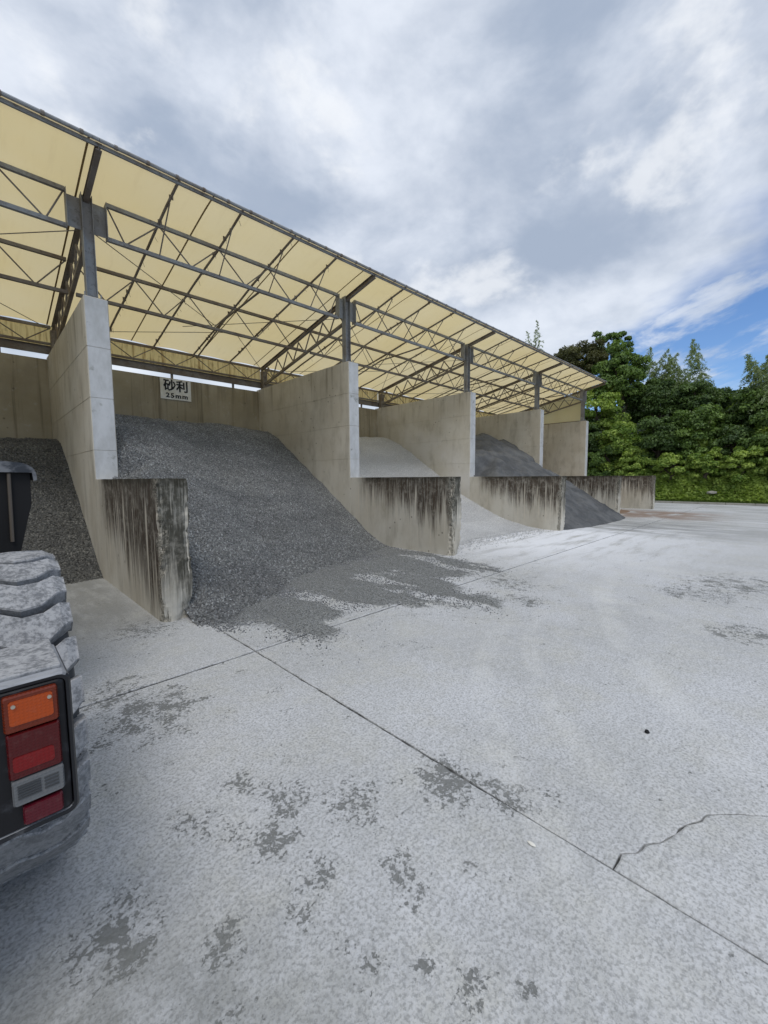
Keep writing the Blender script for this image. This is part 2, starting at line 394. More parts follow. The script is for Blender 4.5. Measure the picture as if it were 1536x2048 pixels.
def m_gravel(g, a, b, c, sc):
    p = g.pos()
    v = g.node('ShaderNodeTexVoronoi', {'Vector': p, 'Scale': sc}); cel = v.outputs['Color']
    vr = g.sep(cel)[0]
    n = g.noise(p, 1.1, 5, .6)
    col = g.mix(vr, a, b); col = g.mix(g.m('MULTIPLY', g.step(v.outputs[0], .45, .75), .8), col, c)
    col = g.mix(g.m('MULTIPLY', g.step(n, .4, .7), .3), col, a)
    return bsdf(g, col, .85, v.outputs[0], 1.0, -.02, spec=.25)
mat('dark gravel bed', lambda g: m_gravel(g, (.12, .123, .124), (.25, .255, .256), (.04, .041, .043), 42))
mat('coarse gravel bed', lambda g: m_gravel(g, (.06, .062, .06), (.14, .14, .13), (.02, .02, .02), 30))
mat('pale gravel bed', lambda g: m_gravel(g, (.56, .57, .585), (.72, .73, .75), (.32, .325, .33), 60))
mat('grey spill', lambda g: m_gravel(g, (.25, .258, .26), (.40, .41, .412), (.13, .135, .135), 75))
def m_sand(g):
    p = g.pos(); n = g.noise(p, 1.6, 6, .65); f = g.noise(p, 90, 3, .7); e = g.noise(p, 9, 5, .6, .5)
    col = g.mix(g.step(n, .35, .65), (.075, .079, .084), (.135, .139, .142))
    col = g.mix(g.m('MULTIPLY', g.step(e, .60, .7), .5), col, (.035, .036, .038))
    return bsdf(g, col, .9, g.m('ADD', g.m('MULTIPLY', f, .2), g.m('MULTIPLY', e, .6)), .7, .03)
mat('grey sand', m_sand)
mat('brown soil', lambda g: bsdf(g, g.mix(g.noise(g.pos(), 6, 5), (.16, .10, .065), (.27, .19, .13)), .95, g.noise(g.pos(), 30, 4), .7, .02))
def m_stone(g, cols):
    r = g.node('ShaderNodeObjectInfo').outputs['Random']
    n = g.noise(g.node('ShaderNodeTexCoord').outputs['Object'], 1.2, 3)
    rp = g.node('ShaderNodeValToRGB', {0: r}); e = rp.color_ramp.elements
    while len(e) < len(cols): e.new(.5)
    for i, c in enumerate(cols): e[i].position = i/(len(cols)-1); e[i].color = (*c, 1)
    pp = g.pos(); tone = g.noise(g.scale(pp, (.7, 1.6, 1.6)), .9, 5, .6)
    c = g.mix(g.m('MULTIPLY', n, .3), rp.outputs[0], (.12, .125, .13))
    c = g.mix(1.0, c, g.mix(g.step(tone, .35, .65), (.80, .80, .80), (1.10, 1.10, 1.08)), 'MULTIPLY')
    return bsdf(g, c, .8, spec=.3)
mat('dark stone', lambda g: m_stone(g, [(.080, .083, .083), (.165, .170, .169), (.28, .287, .287), (.13, .134, .134), (.46, .47, .475)]))
mat('coarse stone', lambda g: m_stone(g, [(.06, .06, .058), (.115, .115, .108), (.18, .178, .165), (.085, .085, .08), (.26, .255, .235)]))
mat('pale stone', lambda g: m_stone(g, [(.52, .53, .545), (.66, .67, .69), (.78, .79, .80), (.57, .58, .59), (.82, .83, .84)]))
mat('grit', lambda g: m_stone(g, [(.12, .124, .125), (.2, .205, .205), (.30, .31, .31), (.17, .175, .175)]))

def m_leaf(g, dark, lite):
    t = g.node('ShaderNodeAttribute', attribute_name='tint').outputs['Fac']
    p = g.pos(); n = g.noise(p, .7, 3, .6)
    col = g.mix(g.m('ADD', g.m('MULTIPLY', t, .8), g.m('MULTIPLY', g.m('SUBTRACT', n, .5), .8), clamp=True), dark, lite)
    tr = g.node('ShaderNodeBsdfTranslucent', {'Color': g.mix(1.0, col, (1.3, 1.35, .6), 'MULTIPLY')}).outputs[0]
    return g.node('ShaderNodeMixShader', {0: .28, 1: bsdf(g, col, .5, spec=.35), 2: tr}).outputs[0]
mat('broad leaves', lambda g: m_leaf(g, (.055, .105, .026), (.27, .40, .095)))
mat('dark leaves', lambda g: m_leaf(g, (.045, .085, .026), (.17, .26, .07)))
mat('brownish leaves', lambda g: m_leaf(g, (.055, .062, .022), (.17, .17, .06)))
mat('bamboo leaves', lambda g: m_leaf(g, (.20, .27, .13), (.44, .52, .31)))
mat('vine leaves', lambda g: m_leaf(g, (.12, .21, .035), (.50, .62, .14)))
mat('grass blades', lambda g: m_leaf(g, (.055, .10, .022), (.17, .25, .06)))
mat('bark', lambda g: bsdf(g, g.mix(g.noise(g.scale(g.pos(), (4, 4, 1)), 3, 5), (.05, .04, .03), (.13, .11, .085)), .95))
mat('undergrowth soil', lambda g: bsdf(g, g.mix(g.noise(g.pos(), 1.5, 5), (.010, .016, .007), (.028, .045, .014)), 1))

def m_rubber(g):
    p = g.pos()
    a = g.noise(p, 19, 6, .72, .1); b = g.noise(p, 75, 4, .7, .1); n = g.sep(g.node('ShaderNodeNewGeometry').outputs['Normal'])
    f = g.m('ADD', g.m('MULTIPLY', a, .5), g.m('MULTIPLY', b, .5))
    dust = g.step(f, .40, .58)
    dust = g.m('MULTIPLY', dust, g.m('MULTIPLY_ADD', g.step(n[2], -.4, .5), .55, .45))
    col = g.mix(dust, (.17, .175, .183), (.385, .388, .395))
    return bsdf(g, col, .9, b, .4, .006, spec=.2)
mat('dusty rubber', m_rubber)
mat('groove rubber', lambda g: bsdf(g, g.mix(g.noise(g.pos(), 14, 5), (.022, .023, .025), (.10, .104, .108)), .95))
def m_paint(g, base, dustc, lo=.45, hi=.7):
    p = g.pos(); n = g.noise(p, 11, 6, .7, .4); nz = g.sep(g.node('ShaderNodeNewGeometry').outputs['Normal'])[2]
    f = g.m('MAXIMUM', g.m('MULTIPLY', g.step(n, lo, hi), .55), g.m('MULTIPLY', g.step(nz, .4, .8), g.m('MULTIPLY_ADD', g.step(n, .35, .6), .35, .6)))
    return bsdf(g, g.mix(f, base, dustc), g.m('MULTIPLY_ADD', f, .45, .4), n, .15, .003, spec=.4)
mat('dark blue paint', lambda g: m_paint(g, (.012, .022, .050), (.30, .305, .31)))
mat('yellow paint', lambda g: m_paint(g, (.55, .36, .03), (.36, .35, .31)))
mat('black paint', lambda g: m_paint(g, (.010, .011, .014), (.33, .34, .36), .58, .8))
mat('dusty black paint', lambda g: m_paint(g, (.03, .034, .042), (.30, .31, .33), .38, .6))
mat('sooty black', lambda g: bsdf(g, (.008, .008, .009), .7))
mat('worn steel rod', lambda g: bsdf(g, (.10, .085, .07), .6))
def m_lens(g, col, em=0.0):
    p = g.pos()
    w1 = g.node('ShaderNodeTexWave', {'Vector': p, 'Scale': 42.0, 'Distortion': 0.0}, bands_direction='Z').outputs[1]
    w2 = g.node('ShaderNodeTexWave', {'Vector': p, 'Scale': 42.0, 'Distortion': 0.0}, bands_direction='X').outputs[1]
    n = g.noise(p, 60, 4, .6)
    c = g.mix(g.m('MULTIPLY', g.step(n, .5, .75), .10), col, (.2, .14, .12))
    return bsdf(g, c, .22, g.m('MULTIPLY', w1, w2), .35, .002, spec=.4)
mat('amber lens', lambda g: m_lens(g, (.13, .016, .003)))
mat('amber reflector', lambda g: m_lens(g, (.38, .055, .004)))
mat('red lens', lambda g: m_lens(g, (.07, .002, .003)))
mat('bright red bulb', lambda g: m_lens(g, (.17, .002, .003)))
mat('clear lens', lambda g: m_lens(g, (.13, .135, .14)))
mat('crimson reflector', lambda g: m_lens(g, (.085, .005, .012)))
mat('screw metal', lambda g: bsdf(g, (.45, .42, .35), .4, metal=.6))
mat('black plastic', lambda g: bsdf(g, g.mix(g.m('MULTIPLY', g.step(g.noise(g.pos(), 20, 5), .55, .75), .4), (.008, .008, .01), (.10, .105, .12)), .45))
mat('glass', lambda g: bsdf(g, (.03, .04, .045), .08, spec=.8))
mat('sign white', lambda g: bsdf(g, g.mix(g.step(g.noise(g.pos(), 3, 5), .4, .75), (.74, .74, .71), (.55, .53, .46)), .6))
mat('sign black', lambda g: bsdf(g, (.012, .012, .012), .6))
mat('kerb concrete', lambda g: bsdf(g, g.mix(g.noise(g.pos(), 4, 5), (.24, .23, .20), (.42, .41, .37)), .95, g.noise(g.pos(), 30, 4), .5))
mat('white scrap', lambda g: bsdf(g, (.75, .73, .66), .7))

# ------------------------------------------------------------------ ground and yard slabs
o = MB().add([(-900, -900, -.16), (900, -900, -.16), (900, 900, -.16), (-900, 900, -.16)], [(0, 1, 2, 3)]).build('ground', 'earth'); tag(o, kind='structure')
o = MB().box(-26, 28.8, -24.5, 13.5, -.15, -.010).build('yard_base', 'joint filler'); tag(o, kind='structure')
yard = bpy.data.objects.new('concrete_yard', None); link(yard); yard['kind'] = 'structure'
def jitter_line(a, b, step=.06, amp=.0045, seed=0):
    a, b = Vector(a), Vector(b); n = max(2, int((b-a).length/step)); t = (b-a).normalized(); nr = Vector((-t.y, t.x))
    out = []
    for i in range(n):
        q = a + (b-a)*(i/n)
        e = noise.noise(Vector((q.x*7, q.y*7, seed)))*amp*1.5 + noise.noise(Vector((q.x*26, q.y*26, seed+5)))*amp
        if noise.noise(Vector((q.x*2.3, q.y*2.3, seed+9))) > .25: e *= 2.4
        q = q + nr*e
        if abs(q.x-1.75) < .03 and q.y < 1.15: q.x = 1.75+(q.x-1.75)*(.38 if q.y < .9 else .38+.62*(q.y-.9)/.25)
        out.append(q)
    return out
def slab(poly, name='slab'):
    pts = []
    for i, a in enumerate(poly):
        b = poly[(i+1) % len(poly)]
        far = min(Vector(a).length, Vector(b).length) > 13
        pts += jitter_line(a, b, .5 if far else .05, .0035, len(pts) % 17)
    n = len(pts); b = MB()
    inner = []
    cx = sum(p.x for p in pts)/n; cy = sum(p.y for p in pts)/n
    for p_ in pts:
        v = (Vector((cx, cy))-p_); inner.append(p_+v.normalized()*.008)
    vs = [(p_.x, p_.y, -.03) for p_ in pts] + [(p_.x, p_.y, -.004) for p_ in pts] + [(p_.x, p_.y, 0) for p_ in inner]
    fs = [(i, (i+1) % n, n+(i+1) % n, n+i) for i in range(n)] + [(n+i, n+(i+1) % n, 2*n+(i+1) % n, 2*n+i) for i in range(n)] + [tuple(range(2*n, 3*n))]
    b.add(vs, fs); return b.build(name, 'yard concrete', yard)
JX = [-25.85, -20.35, -14.85, -9.3, -3.8, 1.75, 7.27, 12.75, 18.25, 23.75, 28.78]
JY = [-24.4, -19.0, -13.5, -8.0, -2.0, 3.49, 8.08, 13.4]
GAP = .0065
crack = [(1.758, .455), (1.85, .452), (1.90, .405), (1.97, .39), (2.03, .345), (2.13, .31), (2.22, .285), (2.30, .24), (2.36, .225), (2.47, .12), (2.55, .02), (2.66, -.08), (2.72, -.3), (2.9, -.55), (3.0, -.9), (3.3, -1.3), (3.42, -1.7), (3.5, -1.99)]
for i in range(len(JX)-1):
    for j in range(len(JY)-1):
        ga = .014 if j in (4, 5) else GAP
        x0, x1, y0, y1 = JX[i]+GAP, JX[i+1]-GAP, JY[j]+(ga if j == 5 else GAP), JY[j+1]-(ga if j == 4 else GAP)
        if i == 5 and j == 4:
            ca = [(x+.002, y-.0035) for x, y in crack]; cb = [(x+.002, y+.0035) for x, y in crack]
            slab([(x0, y0)] + [(crack[-1][0]-.006, y0)] + ca[::-1][1:] )
            slab([(crack[-1][0]+.006, y0), (x1, y0), (x1, y1), (x0, y1)] + cb[:-1])
        else: slab([(x0, y0), (x1, y0), (x1, y1), (x0, y1)])

# ------------------------------------------------------------------ concrete walls
def arr(lo, hi, fine, coarse, finelen):
    out = [lo]
    while out[-1] < hi-1e-6:
        s = fine if out[-1]-lo < finelen else coarse
        out.append(min(hi, out[-1]+s))
    if len(out) > 2 and out[-1]-out[-2] < s*.3: out.pop(-2)
    return out
def grid_box(xs, ys, zs, fn):
    """closed box whose faces are grids, moved by fn(Vector)"""
    idx = {}; V = []; Fc = []
    def vid(i, j, k):
        if (i, j, k) not in idx:
            idx[(i, j, k)] = len(V); V.append(fn(Vector((xs[i], ys[j], zs[k]))))
        return idx[(i, j, k)]
    nx, ny, nz = len(xs)-1, len(ys)-1, len(zs)-1
    for j in range(ny):
        for k in range(nz):
            Fc.append((vid(0,j,k), vid(0,j,k+1), vid(0,j+1,k+1), vid(0,j+1,k))); Fc.append((vid(nx,j,k), vid(nx,j+1,k), vid(nx,j+1,k+1), vid(nx,j,k+1)))
    for i in range(nx):
        for k in range(nz):
            Fc.append((vid(i,0,k), vid(i+1,0,k), vid(i+1,0,k+1), vid(i,0,k+1))); Fc.append((vid(i,ny,k), vid(i,ny,k+1), vid(i+1,ny,k+1), vid(i+1,ny,k)))
    for i in range(nx):
        for j in range(ny):
            Fc.append((vid(i,j,0), vid(i,j+1,0), vid(i+1,j+1,0), vid(i+1,j,0))); Fc.append((vid(i,j,nz), vid(i+1,j,nz), vid(i+1,j+1,nz), vid(i,j+1,nz)))
    return V, Fc
GROOVES = (2.08, 2.92, 3.72)
def tall_wall(xw, parent, name='tall_wall', end=True):
    # stacked pours: a narrow groove all round at each form joint
    zs = [0]; ins = [0]
    for gz in GROOVES: zs += [gz-.007, gz-.004, gz+.004, gz+.007]; ins += [0, .006, .006, 0]
    zs += [ZT-.012, ZT]; ins += [0, .012]
    b = MB(); n = len(zs)
    c = .012
    def ring(z, i):
        a0, a1, b0, b1 = xw+i, xw+TH-i, YT+i, YB+.12
        return [(a0+c, b0, z), (a1-c, b0, z), (a1, b0+c, z), (a1, b1, z), (a0, b1, z), (a0, b0+c, z)]
    vs = []
    for z, i in zip(zs, ins): vs += ring(z, i)
    fs = []
    for k in range(n-1):
        for q in range(6): fs.append((k*6+q, k*6+(q+1) % 6, (k+1)*6+(q+1) % 6, (k+1)*6+q))
    fs.append(tuple((n-1)*6+q for q in range(6)))
    b.add(vs, fs); return b.build(name, 'wall concrete', parent)
def low_wall(xw, parent, seed, chip):
    xs = [xw, xw+.012] + list(np.linspace(xw+.03, xw+TH-.03, 12)) + [xw+TH-.012, xw+TH]
    ys = arr(YF, YT-.002, .02, .16, .34); zs = [0] + list(np.linspace(.03, ZL-.02, 44)) + [ZL]
    cx = xw+TH/2
    def fn(v):
        dxl, dxr, dyf, dzt = v.x-xw, xw+TH-v.x, v.y-YF, ZL-v.z
        n1 = noise.noise(Vector((seed, v.z*3.1, 2))); n2 = noise.noise(Vector((seed+v.x*14, v.z*16, v.y*14)))
        dl = math.hypot(dxl, dyf); dr = math.hypot(dxr, dyf)
        a = max(0, 1-dl/.10)*max(0, .018+.035*n1+.022*n2)*chip
        lowb = max(0, 1-v.z/.42)
        bb = max(0, 1-dr/(.10+.12*lowb))*(max(0, .010+.02*n1+.016*n2)+.032*lowb**1.3*chip)
        v = Vector(v)
        v.x += a*.8; v.y += a*.9
        v.x -= bb*.9; v.y += bb*.9
        t = max(0, 1-dzt/.03)
        v.z -= t*max(0, .004+.010*noise.noise(Vector((v.x*11, v.y*9, seed))))
        if dyf < .02 or dxl < .001: v.y += .004*n2 if dyf < .02 else 0
        return v
    V, Fc = grid_box(xs, ys, zs, fn)
    b = MB().add(V, Fc)
    o = b.build('low_wall', 'stained concrete', parent); return o
WL = {-1: 'concrete partition wall on the far side of the loader, enclosing the left bay',
      0: 'tall concrete partition beside the loader, its low front end streaked dark brown',
      1: 'concrete partition wall between the dark gravel and the pale gravel, chipped front corner',
      2: 'dusty concrete partition wall between the pale gravel and the dark grey sand',
      3: 'concrete partition wall behind the dark grey sand heap, before the reddish soil',
      4: 'end partition wall by the trees, with yellow fabric gable above it'}
for i in range(-1, 5):
    xw = X0+i*D
    e = empty('partition_wall', (xw+TH/2, YT, 0), WL[i], 'wall', 'concrete partition walls of the storage bays')
    tall_wall(xw, e); low_wall(xw, e, 3.7+i*5.1, [1, 1.2, 1.9, .7, .7, .5][i+1])
e = empty('back_wall', (X0+D, YB+.1, 0), 'long concrete back wall behind all the gravel heaps', 'wall')
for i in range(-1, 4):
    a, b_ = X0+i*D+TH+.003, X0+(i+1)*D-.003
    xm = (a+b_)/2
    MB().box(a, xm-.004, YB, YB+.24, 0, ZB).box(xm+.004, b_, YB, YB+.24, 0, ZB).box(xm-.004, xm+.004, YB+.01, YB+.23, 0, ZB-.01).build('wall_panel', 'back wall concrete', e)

# ------------------------------------------------------------------ sign
def text_mesh(body, size, off, name, parent, origin, matn, spc=1.0):
    cu = bpy.data.curves.new('t', 'FONT'); cu.body = body; cu.size = size; cu.offset = off; cu.extrude = .004; cu.space_character = spc
    cu.align_x = 'CENTER'; cu.resolution_u = 3
    t = bpy.data.objects.new('t', cu); COL.objects.link(t)
    dg = bpy.context.evaluated_depsgraph_get(); me = bpy.data.meshes.new_from_object(t.evaluated_get(dg))
    bpy.data.objects.remove(t)
    me.materials.clear(); me.materials.append(MATS[matn])
    o = bpy.data.objects.new(name, me); link(o, parent)
    o.rotation_euler = (R(90), 0, 0); o.location = Vector(origin)-parent_loc(parent); return o
sg = empty('name_sign', (4.21, YB, 4.12), 'white board lettered in black hanging high on the back wall above dark gravel', 'sign')
bevel(MB().box(3.80, 4.62, YB-.03, YB-.004, 3.85, 4.42).build('board', 'sign white', sg), .004)
text_mesh('砂利', .335, .0085, 'lettering', sg, (4.215, YB-.032, 4.115), 'sign black')
o = text_mesh('25mm', .185, .006, 'lettering', sg, (4.23, YB-.032, 3.905), 'sign black', 1.22); o.scale = (1.12, .92, 1)

# ------------------------------------------------------------------ roof structure
shed = empty('shed_roof', (XR+D, YC, ZT), 'long open steel shed roof of cream fabric standing on the partition walls', 'roof')
FR = range(-1, 5)
def web(a, b, parent, r=.026): return MB().bar(a, b, r, n=6).build('web', 'grimy steel', parent)
# columns
for i in FR:
    x = XR+i*D
    c = MB().box(x-.075, x+.075, YC-.004, YC+.004, ZT+.02, 6.14).box(x-.075, x-.067, YC-.08, YC+.08, ZT+.02, 6.14).box(x+.067, x+.075, YC-.08, YC+.08, ZT+.02, 6.14).build('column', 'galvanised steel', shed)
    MB().box(x-.14, x+.14, YC-.14, YC+.14, ZT-.004, ZT+.02).build('base_plate', 'galvanised steel', c)
    for q in (-1, 1):
        MB().bar((x+q*.11, YC-.11, ZT+.01), (x+q*.11, YC-.11, ZT+.11), .022, n=6).build('anchor_bolt', 'galvanised steel', c)
    gp = MB()
    gp.box(x-.27, x-.262, YC-.08, YC+.08, 5.55, 6.13).box(x+.262, x+.27, YC-.08, YC+.08, 5.55, 6.13).box(x-.262, x-.079, YC+.02, YC+.028, 5.60, 6.08).box(x+.079, x+.262, YC+.02, YC+.028, 5.60, 6.08)
    gp.build('gusset_plate', 'galvanised steel', c)
# longitudinal trusses: front, middle, back
def truss(i, y, zt, zb, matn, wt=.07, wb=.06, gp=.27):
    a, b_ = XR+i*D+gp, XR+(i+1)*D-gp
    t = MB().bar((a, y, zt), (b_, y, zt), wt).bar((a, y, zb), (b_, y, zb), wb).build('truss', matn, shed)
    st = D/5
    for k in range(5):
        xa, xb = XR+i*D+k*st, XR+i*D+(k+1)*st; xm = (xa+xb)/2
        xa, xb = max(xa, a), min(xb, b_)
        web((xa+.02, y, zt-.03), (xm-.02, y, zb+.03), t); web((xm+.02, y, zb+.03), (xb-.02, y, zt-.03), t)
for i in range(-1, 4):
    truss(i, YC, 6.12, 5.58, 'galvanised steel', .06, .062)
    truss(i, YM, roofz(YM)-.04, roofz(YM)-.64, 'grimy steel', .06, .06, .06)
    truss(i, YB-.03, roofz(YB)-.06, 4.80, 'grimy steel', .06, .05, .06)
# frame trusses across the depth
for i in FR:
    x = XR+i*D
    fr = MB()
    a, b_ = Vector((x, YE+.02, roofz(YE)-.02)), Vector((x, YB+.05, roofz(YB)-.02))
    fr.bar(a, b_, .075, .010).bar(a-Vector((0,0,.090)), b_-Vector((0,0,.090)), .075, .010).bar(a-Vector((0,0,.045)), b_-Vector((0,0,.045)), .008, .080)
    p0, p1 = Vector((x, YC+.1, 5.52)), Vector((x, YB-.1, 4.66))
    fr.bar(p0, p1, .065, .065)
    o = fr.build('roof_frame', 'grimy steel', shed)
    n = 7
    for k in range(n):
        f0, f1 = k/n, (k+1)/n
        q0 = p0.lerp(p1, f0); q1 = p0.lerp(p1, (f0+f1)/2); q2 = p0.lerp(p1, f1)
        tp = lambda q: Vector((x, q.y, roofz(q.y)-.16))
        web(q0+Vector((0,0,.03)), tp(q1), o, .04); web(tp(q1), q2+Vector((0,0,.03)), o, .04)
    MB().box(x-.08, x+.08, YB-.18, YB-.02, ZB+.01, roofz(YB)-.16).build('back_post', 'grimy steel', shed)
# rafters, five to a bay, running front to back and carrying the fabric
lac = MB()
for i in range(-1, 4):
    for k in range(1, 5):
        x = XR+i*D+k*D/5
        sg_ = 9; rf = MB()
        pts = [Vector((x+.012*math.sin(k*3+i+q), YE+.03+(YB-YE)*q/sg_, roofz(YE+.03+(YB-YE)*q/sg_)-.005+.008*math.sin(q*1.7+k))) for q in range(sg_+1)]
        for q in range(sg_): rf.bar(pts[q], pts[q+1], .048, n=6)
        o = rf.build('rafter', 'grimy steel', shed)
        # knee strut from the front truss to the cantilevered rafter
        MB().bar((x-.02, YC-.03, 5.60), (x, 7.72, roofz(7.72)-.03), .024, n=6).build('knee_strut', 'grimy steel', o)
        for q in range(18):
            yy = YE+.1+(YB-YE-.2)*(q+random.random()*.6)/18; s = random.choice((-1, 1)); l = random.uniform(.03, .10)
            lac.bar((x+s*.022, yy, roofz(yy)-.02), (x+s*(.03+random.random()*.03), yy+random.uniform(-.03, .03), roofz(yy)-.02-l), .008, n=3)
            if random.random() < .3: lac.bar((x, yy, roofz(yy)-.034), (x, yy, roofz(yy)+.036), .07, .012, n=6)
    # lower companion tube of the middle rafter
    x = XR+i*D+.56*D
    cpm = MB(); P0 = Vector((x, YC+.04, 5.57)); P1 = Vector((x+.25, YB-.1, roofz(YB)-.12))
    mid = P0.lerp(P1, .45)+Vector((0, 0, .20))
    cpm.bar(P0, mid, .045, n=6).bar(mid, P1, .045, n=6); cpm.build('brace_tube', 'grimy steel', shed)
    # crossed tie rods
    for (a, b_) in [((XR+i*D+.1, YC+.05, 5.62), (XR+i*D+.6*D, YM+.9, roofz(YM+.9)-.10)), ((XR+(i+1)*D-.1, YC+.1, 5.62), (XR+i*D+.45*D, YM+1.2, roofz(YM+1.2)-.10)),
                    ((XR+i*D+.1, YB-.15, roofz(YB)-.14), (XR+i*D+.6*D, YM-.05, roofz(YM)-.62)), ((XR+(i+1)*D-.1, YB-.15, roofz(YB)-.14), (XR+i*D+.6*D, YM-.02, roofz(YM)-.62))]:
        MB().bar(a, b_, .016, n=5).build('tie_rod', 'grimy steel', shed)
tag(lac.build('fabric_ties', 'grimy steel', shed), kind='stuff')
# front edge tube and gutter lip
for i in range(-1, 4):
    a, b_ = XR+i*D+.003, XR+(i+1)*D-.003
    e2 = MB().bar((a, YE-.02, roofz(YE)+.0), (b_, YE-.02, roofz(YE)+.0), .052, n=8).bar((a, YE+.05, roofz(YE)-.035), (b_, YE+.05, roofz(YE)-.035), .03, .05).build('edge_tube', 'galvanised steel', shed)
    for k in range(13):
        x = a+.2+k*(b_-a-.4)/12
        MB().bar((x-.02, YE-.02, roofz(YE)), (x+.02, YE-.02, roofz(YE)), .066, n=8).build('clamp', 'grimy steel', e2)
    # beam under the valance and brackets over the gap
    MB().box(a, b_, YB+.02, YB+.03, 4.565, 4.755).box(a, b_, YB-.03, YB+.02, 4.565, 4.575).box(a, b_, YB-.03, YB+.02, 4.745, 4.755).build('eave_beam', 'grimy steel', shed)
    for k in range(3):
        x = a+(k+.45)*(b_-a)/3
        MB().box(x-.03, x+.03, YB+.035, YB+.075, 4.36+.08, 4.64).build('gap_bracket', 'grimy steel', shed)
# fabric: three widths to a bay, seams between them
def fabric(x0, x1):
    nx, ny = 14, 26; V = []; 
    for j in range(ny+1):
        for i in range(nx+1):
            x = x0+(x1-x0)*i/nx; y = YE-.01+(YB+.12-YE)*j/ny
            ph = ((x-XR)/(D/5)) % 1.0
            sag = math.sin(ph*math.pi)
            z = roofz(y)+.036 + .035*sag*math.sin(min(1, max(0, (y-YE)/.6))*math.pi/2) + .012*noise.noise(Vector((x*.8, y*.8, 3)))*sag
            V.append((x, y, z))
    V = np.array(V); Fq = np.array([(j*(nx+1)+i, j*(nx+1)+i+1, (j+1)*(nx+1)+i+1, (j+1)*(nx+1)+i) for j in range(ny) for i in range(nx)])
    o = npmesh('fabric_panel', V-np.array(parent_loc(shed)), Fq, 'roof fabric', shed, True)
    return o
k0 = -3
SX = [XR-D-.03] + [XR+D*(-1+(.33+.325*q)) for q in range(0, 100) if XR+D*(-1+(.33+.325*q)) < XR+4*D-.5] + [XR+4*D+.06]
for a, b_ in zip(SX[:-1], SX[1:]):
    fabric(a+.0005, b_-.0005)
for s in SX[1:-1]:
    sm_ = MB(); n = 26
    for j in range(n):
        y0 = YE+(YB+.1-YE)*j/n; y1 = YE+(YB+.1-YE)*(j+1)/n
        def zz_(x, y):
            ph = ((x-XR)/(D/5)) % 1.0
            return roofz(y)+.036+.035*math.sin(ph*math.pi)*math.sin(min(1, max(0, (y-YE)/.6))*math.pi/2)+.012*noise.noise(Vector((x*.8, y*.8, 3)))*math.sin(ph*math.pi)-.006
        sm_.add([(s-.014, y0, zz_(s, y0)), (s+.014, y0, zz_(s, y0)), (s+.014, y1, zz_(s, y1)), (s-.014, y1, zz_(s, y1))], [(0, 1, 2, 3)])
    sm_.build('fabric_seam', 'seam tape', shed)
# valance hanging at the back, wrinkled
for i in range(-1, 4):
    a, b_ = XR+i*D+.01, XR+(i+1)*D-.01; nx, nz = 90, 6; V = []
    for k in range(nz+1):
        for q in range(nx+1):
            x = a+(b_-a)*q/nx; z = 4.76+(roofz(YB+.1)+.03-4.76)*k/nz
            V.append((x, YB+.10+.018*math.sin(x*23+noise.noise(Vector((x*2, 0, 0)))*5)*(1-abs(k/nz-.5)), z))
    V = np.array(V); Fq = np.array([(j*(nx+1)+q, j*(nx+1)+q+1, (j+1)*(nx+1)+q+1, (j+1)*(nx+1)+q) for j in range(nz) for q in range(nx)])
    npmesh('valance', V-np.array(parent_loc(shed)), Fq, 'stained fabric', shed, True)
# gable fabric at the tree end and at the loader end
for xg in (XR+4*D+.10, XR-D-.10):
    V = []; ny = 20
    for j in range(ny+1):
        y = YC-.05+(YB+.05-YC)*j/ny
        for k in range(7): V.append((xg+.01*math.sin(y*9), y, ZT+.06+(roofz(y)+.03-ZT-.06)*k/6))
    Fq = np.array([(j*7+k, (j+1)*7+k, (j+1)*7+k+1, j*7+k+1) for j in range(ny) for k in range(6)])
    npmesh('gable_fabric', np.array(V)-np.array(parent_loc(shed)), Fq, 'roof fabric', shed, True)
    MB().bar((xg, YC-.05, ZT+.04), (xg, YB, ZT+.04), .05).build('gable_rail', 'grimy steel', shed)

# ------------------------------------------------------------------ heaps
def heap(name, xa, xb, hf, matn, label, y0, y1=YB-.002, step=.07, rough=.03, cat='gravel heap', fs=2.2):
    xs = np.arange(xa, xb+1e-6, (xb-xa)/round((xb-xa)/step)); ys = np.arange(y0, y1+1e-6, (y1-y0)/round((y1-y0)/step))
    Z = np.zeros((len(ys), len(xs)))
    for j, y in enumerate(ys):
        for i, x in enumerate(xs):
            h = hf(x, y)
            h += (noise.fractal(Vector((x*fs, y*fs, 4)), .8, 2.0, 4)*rough)*min(1, max(0, h/.25))
            if y < YT+.4:
                lim = ZL-.035+max(0, min(x-xa-.09, xb-.09-x))*.62+max(0, y-YT+.02)*3
                h = min(h, lim) if lim-h < 0 else h
            Z[j, i] = h
    Xg, Yg = np.meshgrid(xs, ys); V = np.stack([Xg.ravel(), Yg.ravel(), Z.ravel()], 1)
    nx = len(xs)
    Fq = np.array([(j*nx+i, j*nx+i+1, (j+1)*nx+i+1, (j+1)*nx+i) for j in range(len(ys)-1) for i in range(nx-1)
                   if max(Z[j, i], Z[j, i+1], Z[j+1, i], Z[j+1, i+1]) > -.015])
    used = np.unique(Fq); mp = np.full(len(V), -1); mp[used] = np.arange(len(used)); V = V[used]; Fq = mp[Fq]
    o = npmesh(name, V, Fq, matn, None, True); tag(o, label, cat, None, 'stuff')
    return o
def lerp_tab(tab, x):
    xs = [t[0] for t in tab]; return float(np.interp(x, xs, [t[1] for t in tab]))
def soft(h, top, r=.35):
    # smooth minimum of slope and plateau
    k = max(r-abs(h-top), 0)/r; return min(h, top)-k*k*r*.25
toe1 = [(1.6, 4.62), (1.9, 4.42), (2.3, 4.68), (3.0, 5.1), (3.6, 5.6), (4.2, 5.8), (4.9, 5.9), (6.0, 6.35), (6.8, 6.75)]
